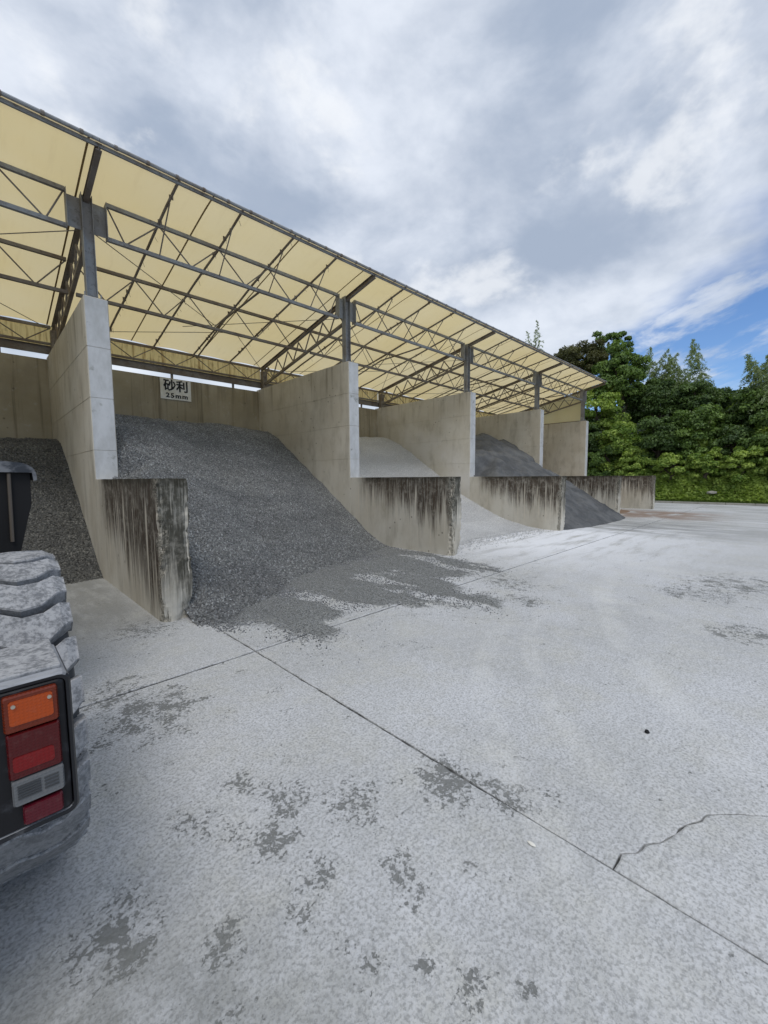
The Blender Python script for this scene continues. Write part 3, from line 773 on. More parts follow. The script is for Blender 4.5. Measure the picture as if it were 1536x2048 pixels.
def h1(x, y):
    t = lerp_tab(toe1, x)+.10*noise.noise(Vector((x*2.4, 0, 0)))
    sl = .585+.035*(x-1.7)/5
    q = y-t
    s = q*sl-.12 if q > .9 else (-.02 if q < -.15 else (.9*sl-.12)*((q+.15)/1.05)**1.75-.012*(1-(q+.15)/1.05))
    top = lerp_tab([(1.7, 2.93), (3.4, 3.06), (5.0, 3.16), (6.8, 3.12)], x)
    s -= .14*math.exp(-((x-3.5)**2/.12+(y-7.0)**2/.10))           # scoop mark
    s += .05*math.exp(-((y-8.1-.2*math.sin(x*1.3))**2/.02))*(x < 5)
    return soft(s, top)
heap('gravel_heap', X0+TH-.09, X0+D+.09, h1, 'dark gravel bed', 'tall sloping heap of dark blue-grey gravel under the lettered board', 4.15, rough=.035)
def h0(x, y):
    q = y-(8.0+.12*noise.noise(Vector((x*1.7, 3, 0)))+.03*(1.3-x)); sl = .70
    s = q*sl if q > .3 else (-.02 if q < -.1 else .3*sl*((q+.1)/.4)**1.2-.01)
    return soft(s, 2.5)
heap('gravel_heap', X0-D+TH-.09, X0+.09, h0, 'coarse gravel bed', 'heap of coarse dark gravel in the bay the loader faces', 7.8, rough=.05)
def h2(x, y):
    t = lerp_tab([(7.0, 5.2), (9, 5.75), (11, 5.6), (12.2, 5.3)], x)
    tab = [(-.1, -.02), (.6, .05), (1.6, .28), (3.05, .97), (4.3, 1.80), (5.5, 2.60), (6.9, 3.36)]
    s = lerp_tab(tab, y-t) if y-t > -.1 else -.02
    top = 3.30-.10*math.cos((x-9)*1.1)
    return soft(s, top, .5)
heap('pale_gravel_heap', X0+D+TH-.09, X0+2*D+.09, h2, 'pale gravel bed', 'heap of pale whitish crushed stone in the bay between two partitions', 4.9, rough=.03)
def h3(x, y):
    c = math.hypot((x-15.9)*.62, (y-9.9)); c2 = math.hypot((x-13.4)*.7, y-10.3); c3 = math.hypot((x-17.4)*.8, y-9.7)
    h = max(3.62-.66*c, 3.45-.66*c2, 3.42-.66*c3)
    t = lerp_tab([(12.4, 4.62), (13.6, 4.35), (15.5, 4.40), (17.1, 4.40), (17.6, 4.6)], x)+.15*noise.noise(Vector((x*1.5, 8, 0)))
    f = (y-t)*.665 if y-t > .3 else (-.02 if y-t < -.02 else .2*((y-t+.02)/.32)**.8-.01)
    if y > 10.5: f = 9
    if f > 1.0 and y < 9.5: h = max(h, min(f-.1, 2.6))
    h = soft(h, f, .3)
    h -= .10*max(0, noise.noise(Vector((x*1.3+y*.4, y*2.6, 5))))*(1 if h > .15 else 0)
    h += .07*noise.noise(Vector((x*2.2, y*1.1, 1)))*(1 if h > .2 else 0)
    return max(h, -.02)
heap('grey_sand_heap', X0+2*D+TH-.09, X0+3*D+.09, h3, 'grey sand', 'heap of fine dark grey sand spilling past the low walls', 3.9, step=.08, rough=.06, cat='sand heap', fs=3)
def h4(x, y):
    return -.02+.10*max(0, 1-math.hypot((x-20.4)/2.6, (y-7.6)/2.9))+.75*max(0, (y-9.5)/3)**1.5
heap('soil_heap', X0+3*D+TH-.004, X0+4*D+.004, h4, 'brown soil', 'thin scatter of reddish brown soil on the last bay floor', 3.9, step=.14, rough=.03, cat='soil heap')

def scatter(name, src, density, size, matn, label, cat, seed=1, squash=.7, sm=None, attr=None, flat=False):
    """stones on the faces of a heap; one object, geometry nodes"""
    me = bpy.data.meshes.new(name); o = bpy.data.objects.new(name, src.data.copy()); link(o); o.location = src.location
    ng = bpy.data.node_groups.new(name, 'GeometryNodeTree')
    ng.interface.new_socket('Geometry', in_out='INPUT', socket_type='NodeSocketGeometry'); ng.interface.new_socket('Geometry', in_out='OUTPUT', socket_type='NodeSocketGeometry')
    g = G(ng); gi = ng.nodes.new('NodeGroupInput'); go = ng.nodes.new('NodeGroupOutput')
    dn = density
    dp = g.node('GeometryNodeDistributePointsOnFaces', {'Mesh': gi.outputs[0], 'Seed': seed})
    if attr:
        at = g.node('GeometryNodeInputNamedAttribute', {'Name': attr}, data_type='FLOAT')
        g.put(dp.inputs['Density'], g.m('MULTIPLY', at.outputs[0], float(density)))
    else: dp.inputs['Density'].default_value = density
    ico = g.node('GeometryNodeMeshIcoSphere', {'Radius': 1.0, 'Subdivisions': 1})
    sp = g.node('GeometryNodeSetPosition', {'Geometry': ico.outputs[0]})
    nz = g.node('ShaderNodeTexNoise', {'Vector': g.node('GeometryNodeInputPosition').outputs[0], 'Scale': 1.1, 'Detail': 2.0})
    off = g.vm('MULTIPLY', g.vm('SUBTRACT', nz.outputs['Color'], (.5, .5, .5)), (1.3, 1.3, 1.3)); g.l.new(off, sp.inputs['Offset'])
    smt = g.node('GeometryNodeSetMaterial', {'Geometry': sp.outputs[0], 'Material': MATS[matn]})
    rv = g.node('FunctionNodeRandomValue', {0: (0, 0, 0), 1: (6.28, 6.28, 6.28)}, data_type='FLOAT_VECTOR')
    sv = g.node('FunctionNodeRandomValue', {0: (size*.55, size*.5, size*.4), 1: (size*1.25, size*.95, size*.8), 'Seed': 5}, data_type='FLOAT_VECTOR')
    ip = g.node('GeometryNodeInstanceOnPoints', {'Points': dp.outputs[0], 'Instance': smt.outputs[0], 'Rotation': rv.outputs[0], 'Scale': sv.outputs[0]})
    g.l.new(ip.outputs[0], go.inputs[0])
    md = o.modifiers.new('stones', 'NODES'); md.node_group = ng
    tag(o, label, cat, None, 'stuff'); return o
H = {o['label']: o for o in COL.objects if o.get('kind') == 'stuff' and o.get('label')}
hp = [o for o in COL.objects if o.get('category') in ('gravel heap', 'sand heap', 'soil heap')]
scatter('gravel_stones', hp[0], 1700, .018, 'dark stone', 'loose dark blue-grey stones covering the gravel heap under the board', 'gravel')
scatter('gravel_stones', hp[1], 1100, .023, 'coarse stone', 'coarse dark stones covering the heap the loader faces', 'gravel', 2)
scatter('pale_stones', hp[2], 1000, .014, 'pale stone', 'loose pale crushed stones covering the whitish heap', 'gravel', 3)

# spilled fines and stones in front of the dark heap (ragged sheet just above the slabs)
poly = [(1.72, 4.70), (1.75, 4.50), (2.05, 4.22), (2.10, 3.85), (2.20, 3.45), (2.36, 3.22), (2.55, 3.35), (2.66, 3.66), (3.05, 3.56), (3.4, 3.60), (3.75, 3.38), (4.1, 3.00), (4.32, 2.44), (4.75, 2.62), (4.95, 2.90), (4.78, 3.2),
        (5.05, 3.55), (5.45, 3.75), (5.9, 3.70), (6.30, 3.44), (6.45, 3.62), (6.50, 4.2), (6.66, 4.9), (6.78, 5.4), (6.82, 6.9), (6.0, 6.6), (4.8, 6.2), (3.5, 5.9), (2.4, 5.1), (1.8, 4.9)]
def sdist(P, poly):
    A = np.array(poly); B = np.roll(A, -1, 0); dmin = np.full(len(P), 1e9); ins = np.zeros(len(P), bool)
    for a, b in zip(A, B):
        e = b-a; t = np.clip(((P-a)@e)/(e@e), 0, 1); dmin = np.minimum(dmin, np.linalg.norm(P-(a+t[:, None]*e), axis=1))
        c = ((a[1] > P[:, 1]) != (b[1] > P[:, 1])) & (P[:, 0] < (b[0]-a[0])*(P[:, 1]-a[1])/(b[1]-a[1]+1e-12)+a[0]); ins ^= c
    return np.where(ins, dmin, -dmin)
st = .022
gx = np.arange(1.72, 7.3, st); gy = np.arange(2.0, 7.0, st); Xg, Yg = np.meshgrid(gx, gy); Pq = np.stack([Xg.ravel(), Yg.ravel()], 1)
sd_ = sdist(Pq, poly)
def nz_(P, s, z, o=4): return np.array([noise.fractal(Vector((a*s, b*s, z)), .7, 2.0, o) for a, b in P])
msk = sd_ + .16*nz_(Pq, 2.2, 1, 5)
bare = nz_(Pq*np.array([1.4, .55]), 1.25, 7, 4)          # pale patches left by the bucket, stretched along the scoop
cov = np.clip(msk*2.6+.35, 0, 1)*np.clip(1.12-2.6*np.clip(bare+.02, 0, 1), .0, 1)
ed = np.clip((sd_+.55)/.25, 0, 1)
cov = cov*np.clip((sd_+.5)/.3, 0, 1)
keep = (sd_ > -.36) & ~((cov < .42) & ((np.abs(Pq[:, 0]-1.75) < .045) | (np.abs(Pq[:, 1]-3.49) < .045)))
zz = .0015+.009*np.clip(cov-.15, 0, 1)
V = np.stack([Pq[:, 0], Pq[:, 1], zz], 1); nx = len(gx)
ok = keep.reshape(len(gy), nx).astype(int); Fq = []
for j in range(len(gy)-1):
    for i in range(nx-1):
        if ok[j, i]+ok[j, i+1]+ok[j+1, i]+ok[j+1, i+1] == 4 and gx[i] < 6.74+(.6 if gy[j] < YF-.05 else 0): Fq.append((j*nx+i, j*nx+i+1, (j+1)*nx+i+1, (j+1)*nx+i))
Fq = np.array(Fq); used = np.unique(Fq); mp = np.full(len(V), -1); mp[used] = np.arange(len(used))
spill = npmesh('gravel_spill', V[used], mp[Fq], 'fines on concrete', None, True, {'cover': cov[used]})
tag(spill, 'thin grey spread of crushed fines on the concrete before the dark heap', 'gravel spill', None, 'stuff')
# stones: wide sheet used only as seeding surface for the loose stones
dens = np.clip(sd_*2.2+.35+.5*nz_(Pq, 1.6, 11, 4), 0, 1)**1.6
toe_d = np.array([b-lerp_tab(toe1, a) for a, b in Pq]); dens = dens*.35+np.clip(1-np.abs(toe_d+.12)/.38, 0, 1)*.9
dens[(sd_ < -.25)] *= .25
def seeded(name, V, dens, n, size, matn, label, seed):
    """loose stones as small closed chunks, joined: one stuff object"""
    r = np.random.default_rng(seed); pr = dens/dens.sum(); idx = r.choice(len(V), n, p=pr)
    c = V[idx]+np.c_[r.uniform(-st, st, (n, 2)), np.zeros(n)]
    base = np.array([(1,0,0),(-1,0,0),(0,1,0),(0,-1,0),(0,0,1),(0,0,-1)], float)
    fc = np.array([(0,2,4),(2,1,4),(1,3,4),(3,0,4),(2,0,5),(1,2,5),(3,1,5),(0,3,5)])
    s = size*r.uniform(.5, 1.35, (n, 1))*np.stack([r.uniform(.8, 1.3, n), r.uniform(.6, 1, n), r.uniform(.35, .7, n)], 1)
    an = r.uniform(0, 6.28, n); Vs = base[None]*s[:, None, :]*r.uniform(.7, 1.2, (n, 6, 1))
    x = Vs[..., 0]*np.cos(an)[:, None]-Vs[..., 1]*np.sin(an)[:, None]; y = Vs[..., 0]*np.sin(an)[:, None]+Vs[..., 1]*np.cos(an)[:, None]
    Vs = np.stack([x+c[:, 0:1], y+c[:, 1:2], Vs[..., 2]+c[:, 2:3]+s[:, 2:3]*.6], 2).reshape(-1, 3)
    Fs = (fc[None]+np.arange(n)[:, None, None]*6).reshape(-1, 3)
    o = npmesh(name, Vs, Fs, matn); tag(o, label, 'gravel', None, 'stuff')
    o.data.attributes.new('tint', 'FLOAT', 'POINT').data.foreach_set('value', np.repeat(r.random(n), 6).astype('f')); return o
def m_chunk(g, lo, hi):
    t = g.node('ShaderNodeAttribute', attribute_name='tint').outputs['Fac']
    return bsdf(g, g.mix(t, lo, hi), .85)
mat('dark chunks', lambda g: m_chunk(g, (.08, .083, .088), (.32, .33, .34)))
mat('grit chunks', lambda g: m_chunk(g, (.12, .124, .12), (.46, .47, .465)))
mat('pale chunks', lambda g: m_chunk(g, (.30, .31, .32), (.62, .63, .65)))
V3 = np.c_[Pq, np.full(len(Pq), .004)]
ok_ = Pq[:, 0] < 6.74
seeded('spilled_stones', V3[ok_], dens[ok_], 22000, .0095, 'dark chunks', 'dark stones strewn along the foot of the dark gravel heap', 3)
gr = np.clip(cov, 0, 1)**2*(sd_ > -.3)+.02*(sd_ > -.6)
gr = gr*(Pq[:, 0] < np.where(Pq[:, 1] < YF-.05, 9, 6.74))
zt_ = np.array([max(.004, .004+.009*c_) for c_ in np.clip(cov, 0, 1)])
seeded('grit', np.c_[Pq, zt_], gr, 42000, .0062, 'grit chunks', 'small grey grit lying loose over the crushed spread', 9)
# pale chips before the whitish heap
gx2 = np.arange(7.12, 12.1, .05); gy2 = np.arange(4.2, 6.4, .05); X2, Y2 = np.meshgrid(gx2, gy2); P2 = np.stack([X2.ravel(), Y2.ravel()], 1)
d2 = np.clip((P2[:, 1]-4.6)/1.2, 0, 1)**2
seeded('pale_chips', np.c_[P2, np.full(len(P2), .004)], d2+1e-6, 5000, .012, 'pale chunks', 'pale crushed chips strewn before the whitish heap', 4)

# ------------------------------------------------------------------ small debris
def pebble(name, loc, s, matn, label, cat, seed=0):
    bm = bmesh.new(); bmesh.ops.create_icosphere(bm, subdivisions=2, radius=1)
    for v in bm.verts:
        q = 1+.35*noise.noise(v.co*1.3+Vector((seed, 0, 0))); v.co = Vector((v.co.x*s[0]*q, v.co.y*s[1]*q, v.co.z*s[2]*q))
    me = bpy.data.meshes.new(name); bm.to_mesh(me); bm.free(); me.materials.append(MATS[matn])
    o = bpy.data.objects.new(name, me); link(o); o.location = loc; tag(o, label, cat); return o
pebble('stone', (2.88, .59, .008), (.018, .013, .009), 'sooty black', 'small dark stone alone on the open concrete', 'stone', 1)
pebble('paper_scrap', (1.62, .74, .006), (.008, .020, .004), 'white scrap', 'small whitish scrap lying near the long slab joint', 'scrap', 4)

# ------------------------------------------------------------------ wheel loader (rear towards the camera, facing the left bay)
LX = -.86
ld = empty('wheel_loader', (LX, 3.6, 0), 'dusty wheel loader with its tail lamp and rear wheel toward the camera', 'wheel loader')
RW, HW = .646, .222
def lathe(prof, cx, cy, cz, n=64):
    """prof: list of (x offset, radius) around an X axis"""
    b = MB(); vs = []; fs = []; k = len(prof)
    for i in range(n):
        a = 2*math.pi*i/n
        for (u, r) in prof: vs.append((cx+u, cy+r*math.sin(a), cz+r*math.cos(a)))
    for i in range(n):
        j = (i+1) % n
        for q in range(k-1): fs.append((i*k+q, i*k+q+1, j*k+q+1, j*k+q))
    return b.add(vs, fs)
def lug_mesh():
    NL = 26; pitch = 2*math.pi/NL
    us = [-.222, -.20, -.13, -.05, .02, .085, .145, .195, .222]
    zig = [.060, .050, -.015, -.035, .005, -.050, -.035, .035, .060]     # angular offset of the groove
    gapw = [.36, .30, .20, .16, .15, .17, .20, .28, .38]
    rt = [.622, .640, .646, .647, .647, .647, .645, .638, .620]
    rb = .600
    V = []; Fc = []
    sec = 5
    for q, u in enumerate(us):
        lo = -zig[q]-pitch/2+pitch*gapw[q]/2; hi = -zig[q]+pitch/2-pitch*gapw[q]/2
        bev = .005/.64
        prof = [(lo-.012, rb-.02), (lo, rt[q]-.005), (lo+bev, rt[q]), (hi-bev, rt[q]), (hi, rt[q]-.005), (hi+.012, rb-.02)]
        if q in (0, len(us)-1): prof = [(a_, min(r_, .622)) for a_, r_ in prof]
        for a_, r_ in prof: V.append((u, r_*math.sin(-a_), r_*math.cos(-a_)))
    n = 6
    for q in range(len(us)-1):
        for k in range(n-1): Fc.append((q*n+k, (q+1)*n+k, (q+1)*n+k+1, q*n+k+1))
    # shoulder flaps down the sidewall
    for side, q in ((-1, 0), (1, len(us)-1)):
        b0 = len(V); base = [V[q*n+k] for k in (1, 2, 3, 4)]
        for (x_, y_, z_) in base:
            r_ = math.hypot(y_, z_); V.append((x_+side*.006, y_, z_)); 
        for (x_, y_, z_) in base:
            r_ = math.hypot(y_, z_); f = .545/r_; V.append((x_+side*.006, y_*f, z_*f))
        for (x_, y_, z_) in base:
            r_ = math.hypot(y_, z_); f = .545/r_; V.append((x_-side*.02, y_*f, z_*f))
        for k in range(3): Fc.append((b0+k, b0+k+1, b0+5+k, b0+4+k)); Fc.append((b0+4+k, b0+5+k, b0+9+k, b0+8+k)); Fc.append((q*n+1+k, q*n+2+k, b0+k+1, b0+k))
        Fc.append((b0, b0+4, b0+8, q*n+1)); Fc.append((b0+3, b0+7, b0+11, q*n+4))
    me = bpy.data.meshes.new('tread_lug'); me.from_pydata(V, [], Fc); me.materials.append(MATS['dusty rubber']); me.update()
    bm = bmesh.new(); bm.from_mesh(me); bmesh.ops.recalc_face_normals(bm, faces=bm.faces); bm.to_mesh(me); bm.free()
    return me, NL
lugme, NL = lug_mesh()
protos = {}
def wheel(cx, cy, out):
    if 'w' not in protos:
        wl = bpy.data.objects.new('wheel', None); 
        protos['w'] = wl
    c = (0, 0, 0)
    wl = bpy.data.objects.new('wheel', None); link(wl, ld); wl.location = Vector((cx, cy, RW))-ld.location
    ty = protos.get('tyre')
    if ty is None:
        b = lathe([(-.13, .30), (-.19, .34), (-.218, .42), (-.222, .50), (-.205, .57), (-.18, .592), (-.1, .604), (0, .608), (.1, .604), (.18, .592), (.205, .57), (.222, .50), (.218, .42), (.19, .34), (.13, .30)], 0, 0, 0)
        ty = b.build('tyre', 'groove rubber', None, True); protos['tyre'] = ty; COL.objects.unlink(ty)
        rim = lathe([(.135, .295), (.15, .30), (.14, .27), (.06, .25), (.04, .12), (.09, .10), (.10, 0.001)], 0, 0, 0, 40).build('rim', 'yellow paint', None, True); protos['rim'] = rim; COL.objects.unlink(rim)
    for k in ('tyre', 'rim'):
        q = protos[k].copy(); link(q, wl)
        if k == 'rim' and out < 0: q.rotation_euler = (0, 0, math.pi)
    for k in range(NL):
        l = bpy.data.objects.new('tread_lug', lugme); link(l, wl); l.rotation_euler = (2*math.pi*(k+.34)/NL, 0, 0)
for (cx, cy, s) in ((0, 2.36, 1), (-1.72, 2.36, -1), (0, 5.02, 1), (-1.72, 5.02, -1)): wheel(cx, cy, s)
# counterweight, hood, frame, cab, boom, bucket
cw = MB(); cw.box(-1.76, .022, 1.235, 1.62, .80, 1.145).box(-1.5, -.24, 1.235, 2.2, .52, .80)
bevel(cw.build('counterweight', 'dark blue paint', ld), .03, 3)
bevel(MB().box(-1.38, -.34, 1.5, 3.3, 1.15, 1.5).build('engine_hood', 'yellow paint', ld), .05, 3)
bevel(MB().box(-1.25, -.47, 1.7, 5.3, .5, 1.145).build('chassis', 'dark blue paint', ld), .02, 2)
cab = bevel(MB().box(-1.42, -.30, 3.0, 4.3, 1.2, 1.75).build('cab', 'yellow paint', ld), .03, 2)
bevel(MB().box(-1.42, -.30, 3.0, 4.3, 2.55, 2.68).build('cab_roof', 'yellow paint', cab), .04, 3)
for (x, y) in ((-1.38, 3.05), (-.34, 3.05), (-1.38, 4.25), (-.34, 4.25)): MB().box(x-.035, x+.035, y-.035, y+.035, 1.75, 2.55).build('cab_post', 'black paint', cab)
MB().box(-1.345, -.375, 3.04, 3.05, 1.76, 2.54).build('window', 'glass', cab)
MB().box(-.335, -.325, 3.09, 4.21, 1.76, 2.54).build('window', 'glass', cab)
# black step fender beside the cab, with dusty lip
fd = []
for k in range(7):
    a = math.pi/2*k/6; fd.append((.255-.09+.09*math.sin(a), 1.705-.075+.075*math.cos(a)))
b = MB(); prof = [(-.30, 1.75)] + [(x_, z_) for x_, z_ in fd] + [(.255, 1.60), (.24, 1.60), (.235, 1.645), (-.30, 1.655)]
n = len(prof); vs = [(x_, 3.15, z_) for x_, z_ in prof]+[(x_, 4.0, z_) for x_, z_ in prof]
b.add(vs, [(i, (i+1) % n, n+(i+1) % n, n+i) for i in range(n)]+[tuple(range(n))[::-1], tuple(range(n, 2*n))])
fo = b.build('step_fender', 'dusty black paint', ld)
b = MB(); q = [(-.30, .70), (.11, .70), (.15, 1.0), (.165, 1.20), (.21, 1.40), (.225, 1.46), (.228, 1.643), (-.30, 1.652)]
n = len(q); b.add([(x_, 3.18, z_) for x_, z_ in q]+[(x_, 3.9, z_) for x_, z_ in q], [(i, (i+1) % n, n+(i+1) % n, n+i) for i in range(n)]+[tuple(range(n))[::-1], tuple(range(n, 2*n))])
b.build('side_plate', 'sooty black', fo)
MB().bar((.135, 3.165, 1.64), (.128, 3.165, 1.25), .018, n=8).build('handrail', 'worn steel rod', fo)
for x in (-1.15, -.57):
    MB().bar((x, 4.4, 1.5), (x, 6.3, .75), .10, .22).build('boom', 'yellow paint', ld)
bk = MB(); pr = [(6.25, .10), (7.2, .03), (7.2, .06), (6.35, .16), (6.2, .4), (6.25, .75), (6.5, .95), (6.5, .98), (6.2, .78), (6.14, .4)]
n = len(pr); bk.add([(-1.95, y_, z_) for y_, z_ in pr]+[(.15, y_, z_) for y_, z_ in pr], [(i, (i+1) % n, n+(i+1) % n, n+i) for i in range(n)])
for x in (-1.95, .13): bk.add([(x, 6.14, .4), (x, 6.25, .10), (x, 7.2, .03), (x, 6.5, .98), (x+.02, 6.14, .4), (x+.02, 6.25, .10), (x+.02, 7.2, .03), (x+.02, 6.5, .98)], [(0, 1, 2, 3), (7, 6, 5, 4), (0, 4, 5, 1), (1, 5, 6, 2), (2, 6, 7, 3), (3, 7, 4, 0)])
bk.build('bucket', 'grimy steel', ld)
# tail lamp cluster in its housing: the face stands at y = 1.20
YL = 1.20
hs = MB()
def rrect(x0, x1, z0, z1, r, y, n=4):
    out = []
    for (cx, cz, a0) in ((x1-r, z1-r, 0), (x0+r, z1-r, 90), (x0+r, z0+r, 180), (x1-r, z0+r, 270)):
        for k in range(n+1):
            a = R(a0+90*k/n); out.append((cx+r*math.cos(a), y, cz+r*math.sin(a)))
    return out
def plate(rings, name, matn, parent, smooth=False):
    b = MB(); n = len(rings[0]); vs = [v for r_ in rings for v in r_]; fs = []
    for k in range(len(rings)-1):
        for i in range(n): fs.append((k*n+i, k*n+(i+1) % n, (k+1)*n+(i+1) % n, (k+1)*n+i))
    fs.append(tuple(range(n))[::-1]); fs.append(tuple((len(rings)-1)*n+i for i in range(n)))
    return b.add(vs, fs).build(name, matn, parent, smooth)
def skew(v): return v
HX0, HX1, HZ0, HZ1 = -.045, .131, .795, 1.150
# housing shell: outer box with recessed face
house = plate([rrect(HX0, HX1, HZ0, HZ1, .022, 1.44), rrect(HX0, HX1, HZ0, HZ1, .022, YL+.006), rrect(HX0+.004, HX1-.004, HZ0+.004, HZ1-.004, .020, YL), rrect(HX0+.012, HX1-.010, HZ0+.014, HZ1-.012, .016, YL+.0015), rrect(HX0+.014, HX1-.012, HZ0+.016, HZ1-.014, .015, YL+.016)], 'lamp_housing', 'black paint', ld)
plate([rrect(-.024, .118, .812, 1.135, .012, YL+.016), rrect(-.024, .118, .812, 1.135, .012, YL+.004), rrect(-.020, .114, .816, 1.131, .012, YL+.001)], 'lamp_bezel', 'black plastic', house)
lamp = bpy.data.objects.new('tail_lamp', None); link(lamp, ld)
lamp.location = Vector((.05, YL, .97))-ld.location
def lens(x0, x1, z0, z1, name, matn, lab=None, out=.014):
    o = plate([rrect(x0, x1, z0, z1, .006, YL+.002), rrect(x0, x1, z0, z1, .006, YL-out+.006), rrect(x0+.003, x1-.003, z0+.003, z1-.003, .005, YL-out)], name, matn, lamp)
    if lab: o['label'] = lab
    return o
lens(.008, .104, 1.045, 1.128, 'lens', 'amber lens', 'amber turn signal lens with two screws')
lens(.010, .104, .937, 1.043, 'lens', 'red lens', 'dark red brake lens')
lens(.013, .105, .875, .935, 'lens', 'clear lens', 'greyish clear reversing lens', .017)
lens(.028, .100, .822, .868, 'reflector', 'crimson reflector', 'small crimson reflector below the lamp')
def innerp(x0, x1, z0, z1, matn, name='lens_block'):
    return plate([rrect(x0, x1, z0, z1, .006, YL-.013), rrect(x0, x1, z0, z1, .006, YL-.0155)], name, matn, lamp)
innerp(.018, .094, 1.062, 1.118, 'amber reflector')
innerp(.018, .090, .955, .990, 'bright red bulb')
for (x, z) in ((.026, 1.107), (.088, 1.107)):
    MB().bar((x, YL-.020, z), (x, YL-.010, z), .008, n=10).build('screw', 'screw metal', lamp)
rb = MB()
for k in range(6): rb.box(.022, .062, YL-.0195, YL-.0165, .893+k*.0058, .8955+k*.0058)
for k in range(4): rb.box(.068, .094, YL-.0195, YL-.0165, .895+k*.008, .8975+k*.008)
rb.build('moulded_ribs', 'groove rubber', lamp)
# dusty mudguard bracket on top of the housing
bevel(MB().box(-.22, .118, 1.235, 1.46, 1.148, 1.158).build('mudguard', 'dusty rubber', ld), .003)

# ------------------------------------------------------------------ kerb, bank, vegetation
kerb = bpy.data.objects.new('kerb', None); link(kerb); kerb['kind'] = 'structure'
for k in range(26):
    y0 = -14+k*1.2
    bevel(MB().box(28.82, 28.98, y0+.006, y0+1.194, -.16, .10+.01*noise.noise(Vector((k, 0, 0)))).build('kerb_stone', 'kerb concrete', kerb), .015, 2)
def bankz(x, y):
    t = max(0, x-29.2); return -.02+ (.22*t+2.5*(1-math.exp(-max(0, t-.2)/1.9)) if t > 0 else 0)*(1+.15*noise.noise(Vector((x*.3, y*.3, 0))))+.15*noise.noise(Vector((x*.9, y*.9, 1)))*min(1, t)
xs = np.linspace(28.98, 62, 60)**1.0; ys = np.linspace(-26, 40, 90); V = np.array([(x, y, bankz(x, y)) for y in ys for x in xs]); nx = 60
Fq = np.array([(j*nx+i, j*nx+i+1, (j+1)*nx+i+1, (j+1)*nx+i) for j in range(89) for i in range(nx-1)])
o = npmesh('bank', V, Fq, 'undergrowth soil', None, True); tag(o, kind='structure')

def leaves(C, Nrm, size, r, aspect=.55, tintv=None, droop=.25):
    """pointed leaf quads at centres C facing Nrm"""
    n = len(C)
    N = Nrm/np.linalg.norm(Nrm, axis=1, keepdims=True)
    a = r.normal(size=(n, 3)); a[:, 2] -= droop
    U = a-(a*N).sum(1, keepdims=True)*N; U /= np.linalg.norm(U, axis=1, keepdims=True)
    W = np.cross(N, U); s = (size*r.uniform(.6, 1.35, n))[:, None]
    p0 = C-U*s*.5; p2 = C+U*s*.5-N*s*.08; p1 = C+W*s*aspect*.5+N*s*.05; p3 = C-W*s*aspect*.5+N*s*.05
    V = np.stack([p0, p1, p2, p3], 1).reshape(-1, 3); Fq = np.arange(4*n).reshape(n, 4)
    t = r.random(n)*.6+.2 if tintv is None else tintv
    return V, Fq, np.repeat(t, 4)
def crown(r, center, rad, nclump, per, size, lump=.42):
    """clumps through an uneven crown volume; leaves on the shell of each clump"""
    cs = []
    while len(cs) < nclump:
        q = r.normal(size=3); q /= np.linalg.norm(q)
        rr = r.uniform(.45, 1.0)**.6
        k = 1+.35*noise.noise(Vector(tuple(q*1.9))+Vector((center[0], center[1], 0)))
        if q[2] < -.75: continue
        cs.append(center+q*rad*rr*k)
    cs = np.array(cs); C = []; N = []; T = []
    for c in cs:
        q = r.normal(size=(per, 3)); q /= np.linalg.norm(q, axis=1, keepdims=True)
        keep = q[:, 2] > -.6; q = q[keep]
        cr = lump*np.mean(rad)*r.uniform(.55, 1.15)
        C.append(c+q*cr*r.uniform(.55, 1.05, (len(q), 1))*np.array([1.15, 1.15, .75])); N.append(q+np.array([0, 0, .4])+r.normal(size=q.shape)*.6)
        T.append(np.clip(r.uniform(.05, .7)+r.normal(size=len(q))*.24, 0, 1))
    C = np.concatenate(C); N = np.concatenate(N); T = np.concatenate(T)
    return leaves(C, N, size, r, tintv=T), cs
def trunk_mesh(base, top, r0, targets, rr):
    b = MB(); n = 7; base = Vector(base); top = Vector(top)
    def limb(a, c, ra, rb, seg=4, bend=.12):
        pts = [a.lerp(c, k/seg)+Vector((rr.normal(), rr.normal(), 0))*bend*(0 if k in (0, seg) else 1) for k in range(seg+1)]
        vs = []
        for k, p_ in enumerate(pts):
            ra_ = ra+(rb-ra)*k/seg
            t = (pts[min(k+1, seg)]-pts[max(k-1, 0)]).normalized(); s1 = t.cross(Vector((.3, .9, .2))).normalized(); s2 = t.cross(s1)
            for q in range(n): an = 6.2832*q/n; vs.append(p_+(s1*math.cos(an)+s2*math.sin(an))*ra_)
        b.add(vs, [(k*n+q, k*n+(q+1) % n, (k+1)*n+(q+1) % n, (k+1)*n+q) for k in range(seg) for q in range(n)])
    limb(base, top, r0, r0*.35, 6)
    for t in targets:
        f = rr.uniform(.35, .9); a = base.lerp(top, f); limb(a, Vector(t), r0*.4*(1-f*.5), r0*.06, 3)
    return b
def tree(name, x, y, ztop, wid, label, cat, matn, seed, group=None, nclump=60, per=170, size=.24, low=.25, lump=.30, rx=None):
    r = np.random.default_rng(seed); zb = bankz(x, y)
    h = ztop-zb; cz = zb+h*(.5+low/2); rad = np.array([rx or wid*.8, wid, h*(.5-low/2)/1.08])
    e = empty(name, (x, y, zb-.1), label, cat, group)
    size *= .80; per = int(per*1.4)
    (V, Fq, T), cs = crown(r, np.array([x, y, cz]), rad*.86, nclump, per, size, lump)
    npmesh('crown', V-np.array(e.location), Fq, matn, e, attr={'tint': T})
    trunk_mesh((x, y, zb-.1), (x, y, cz+rad[2]*.5), .10+.012*h, [tuple(c) for c in cs[:9]], r).build('trunk', 'bark', e)
    return e
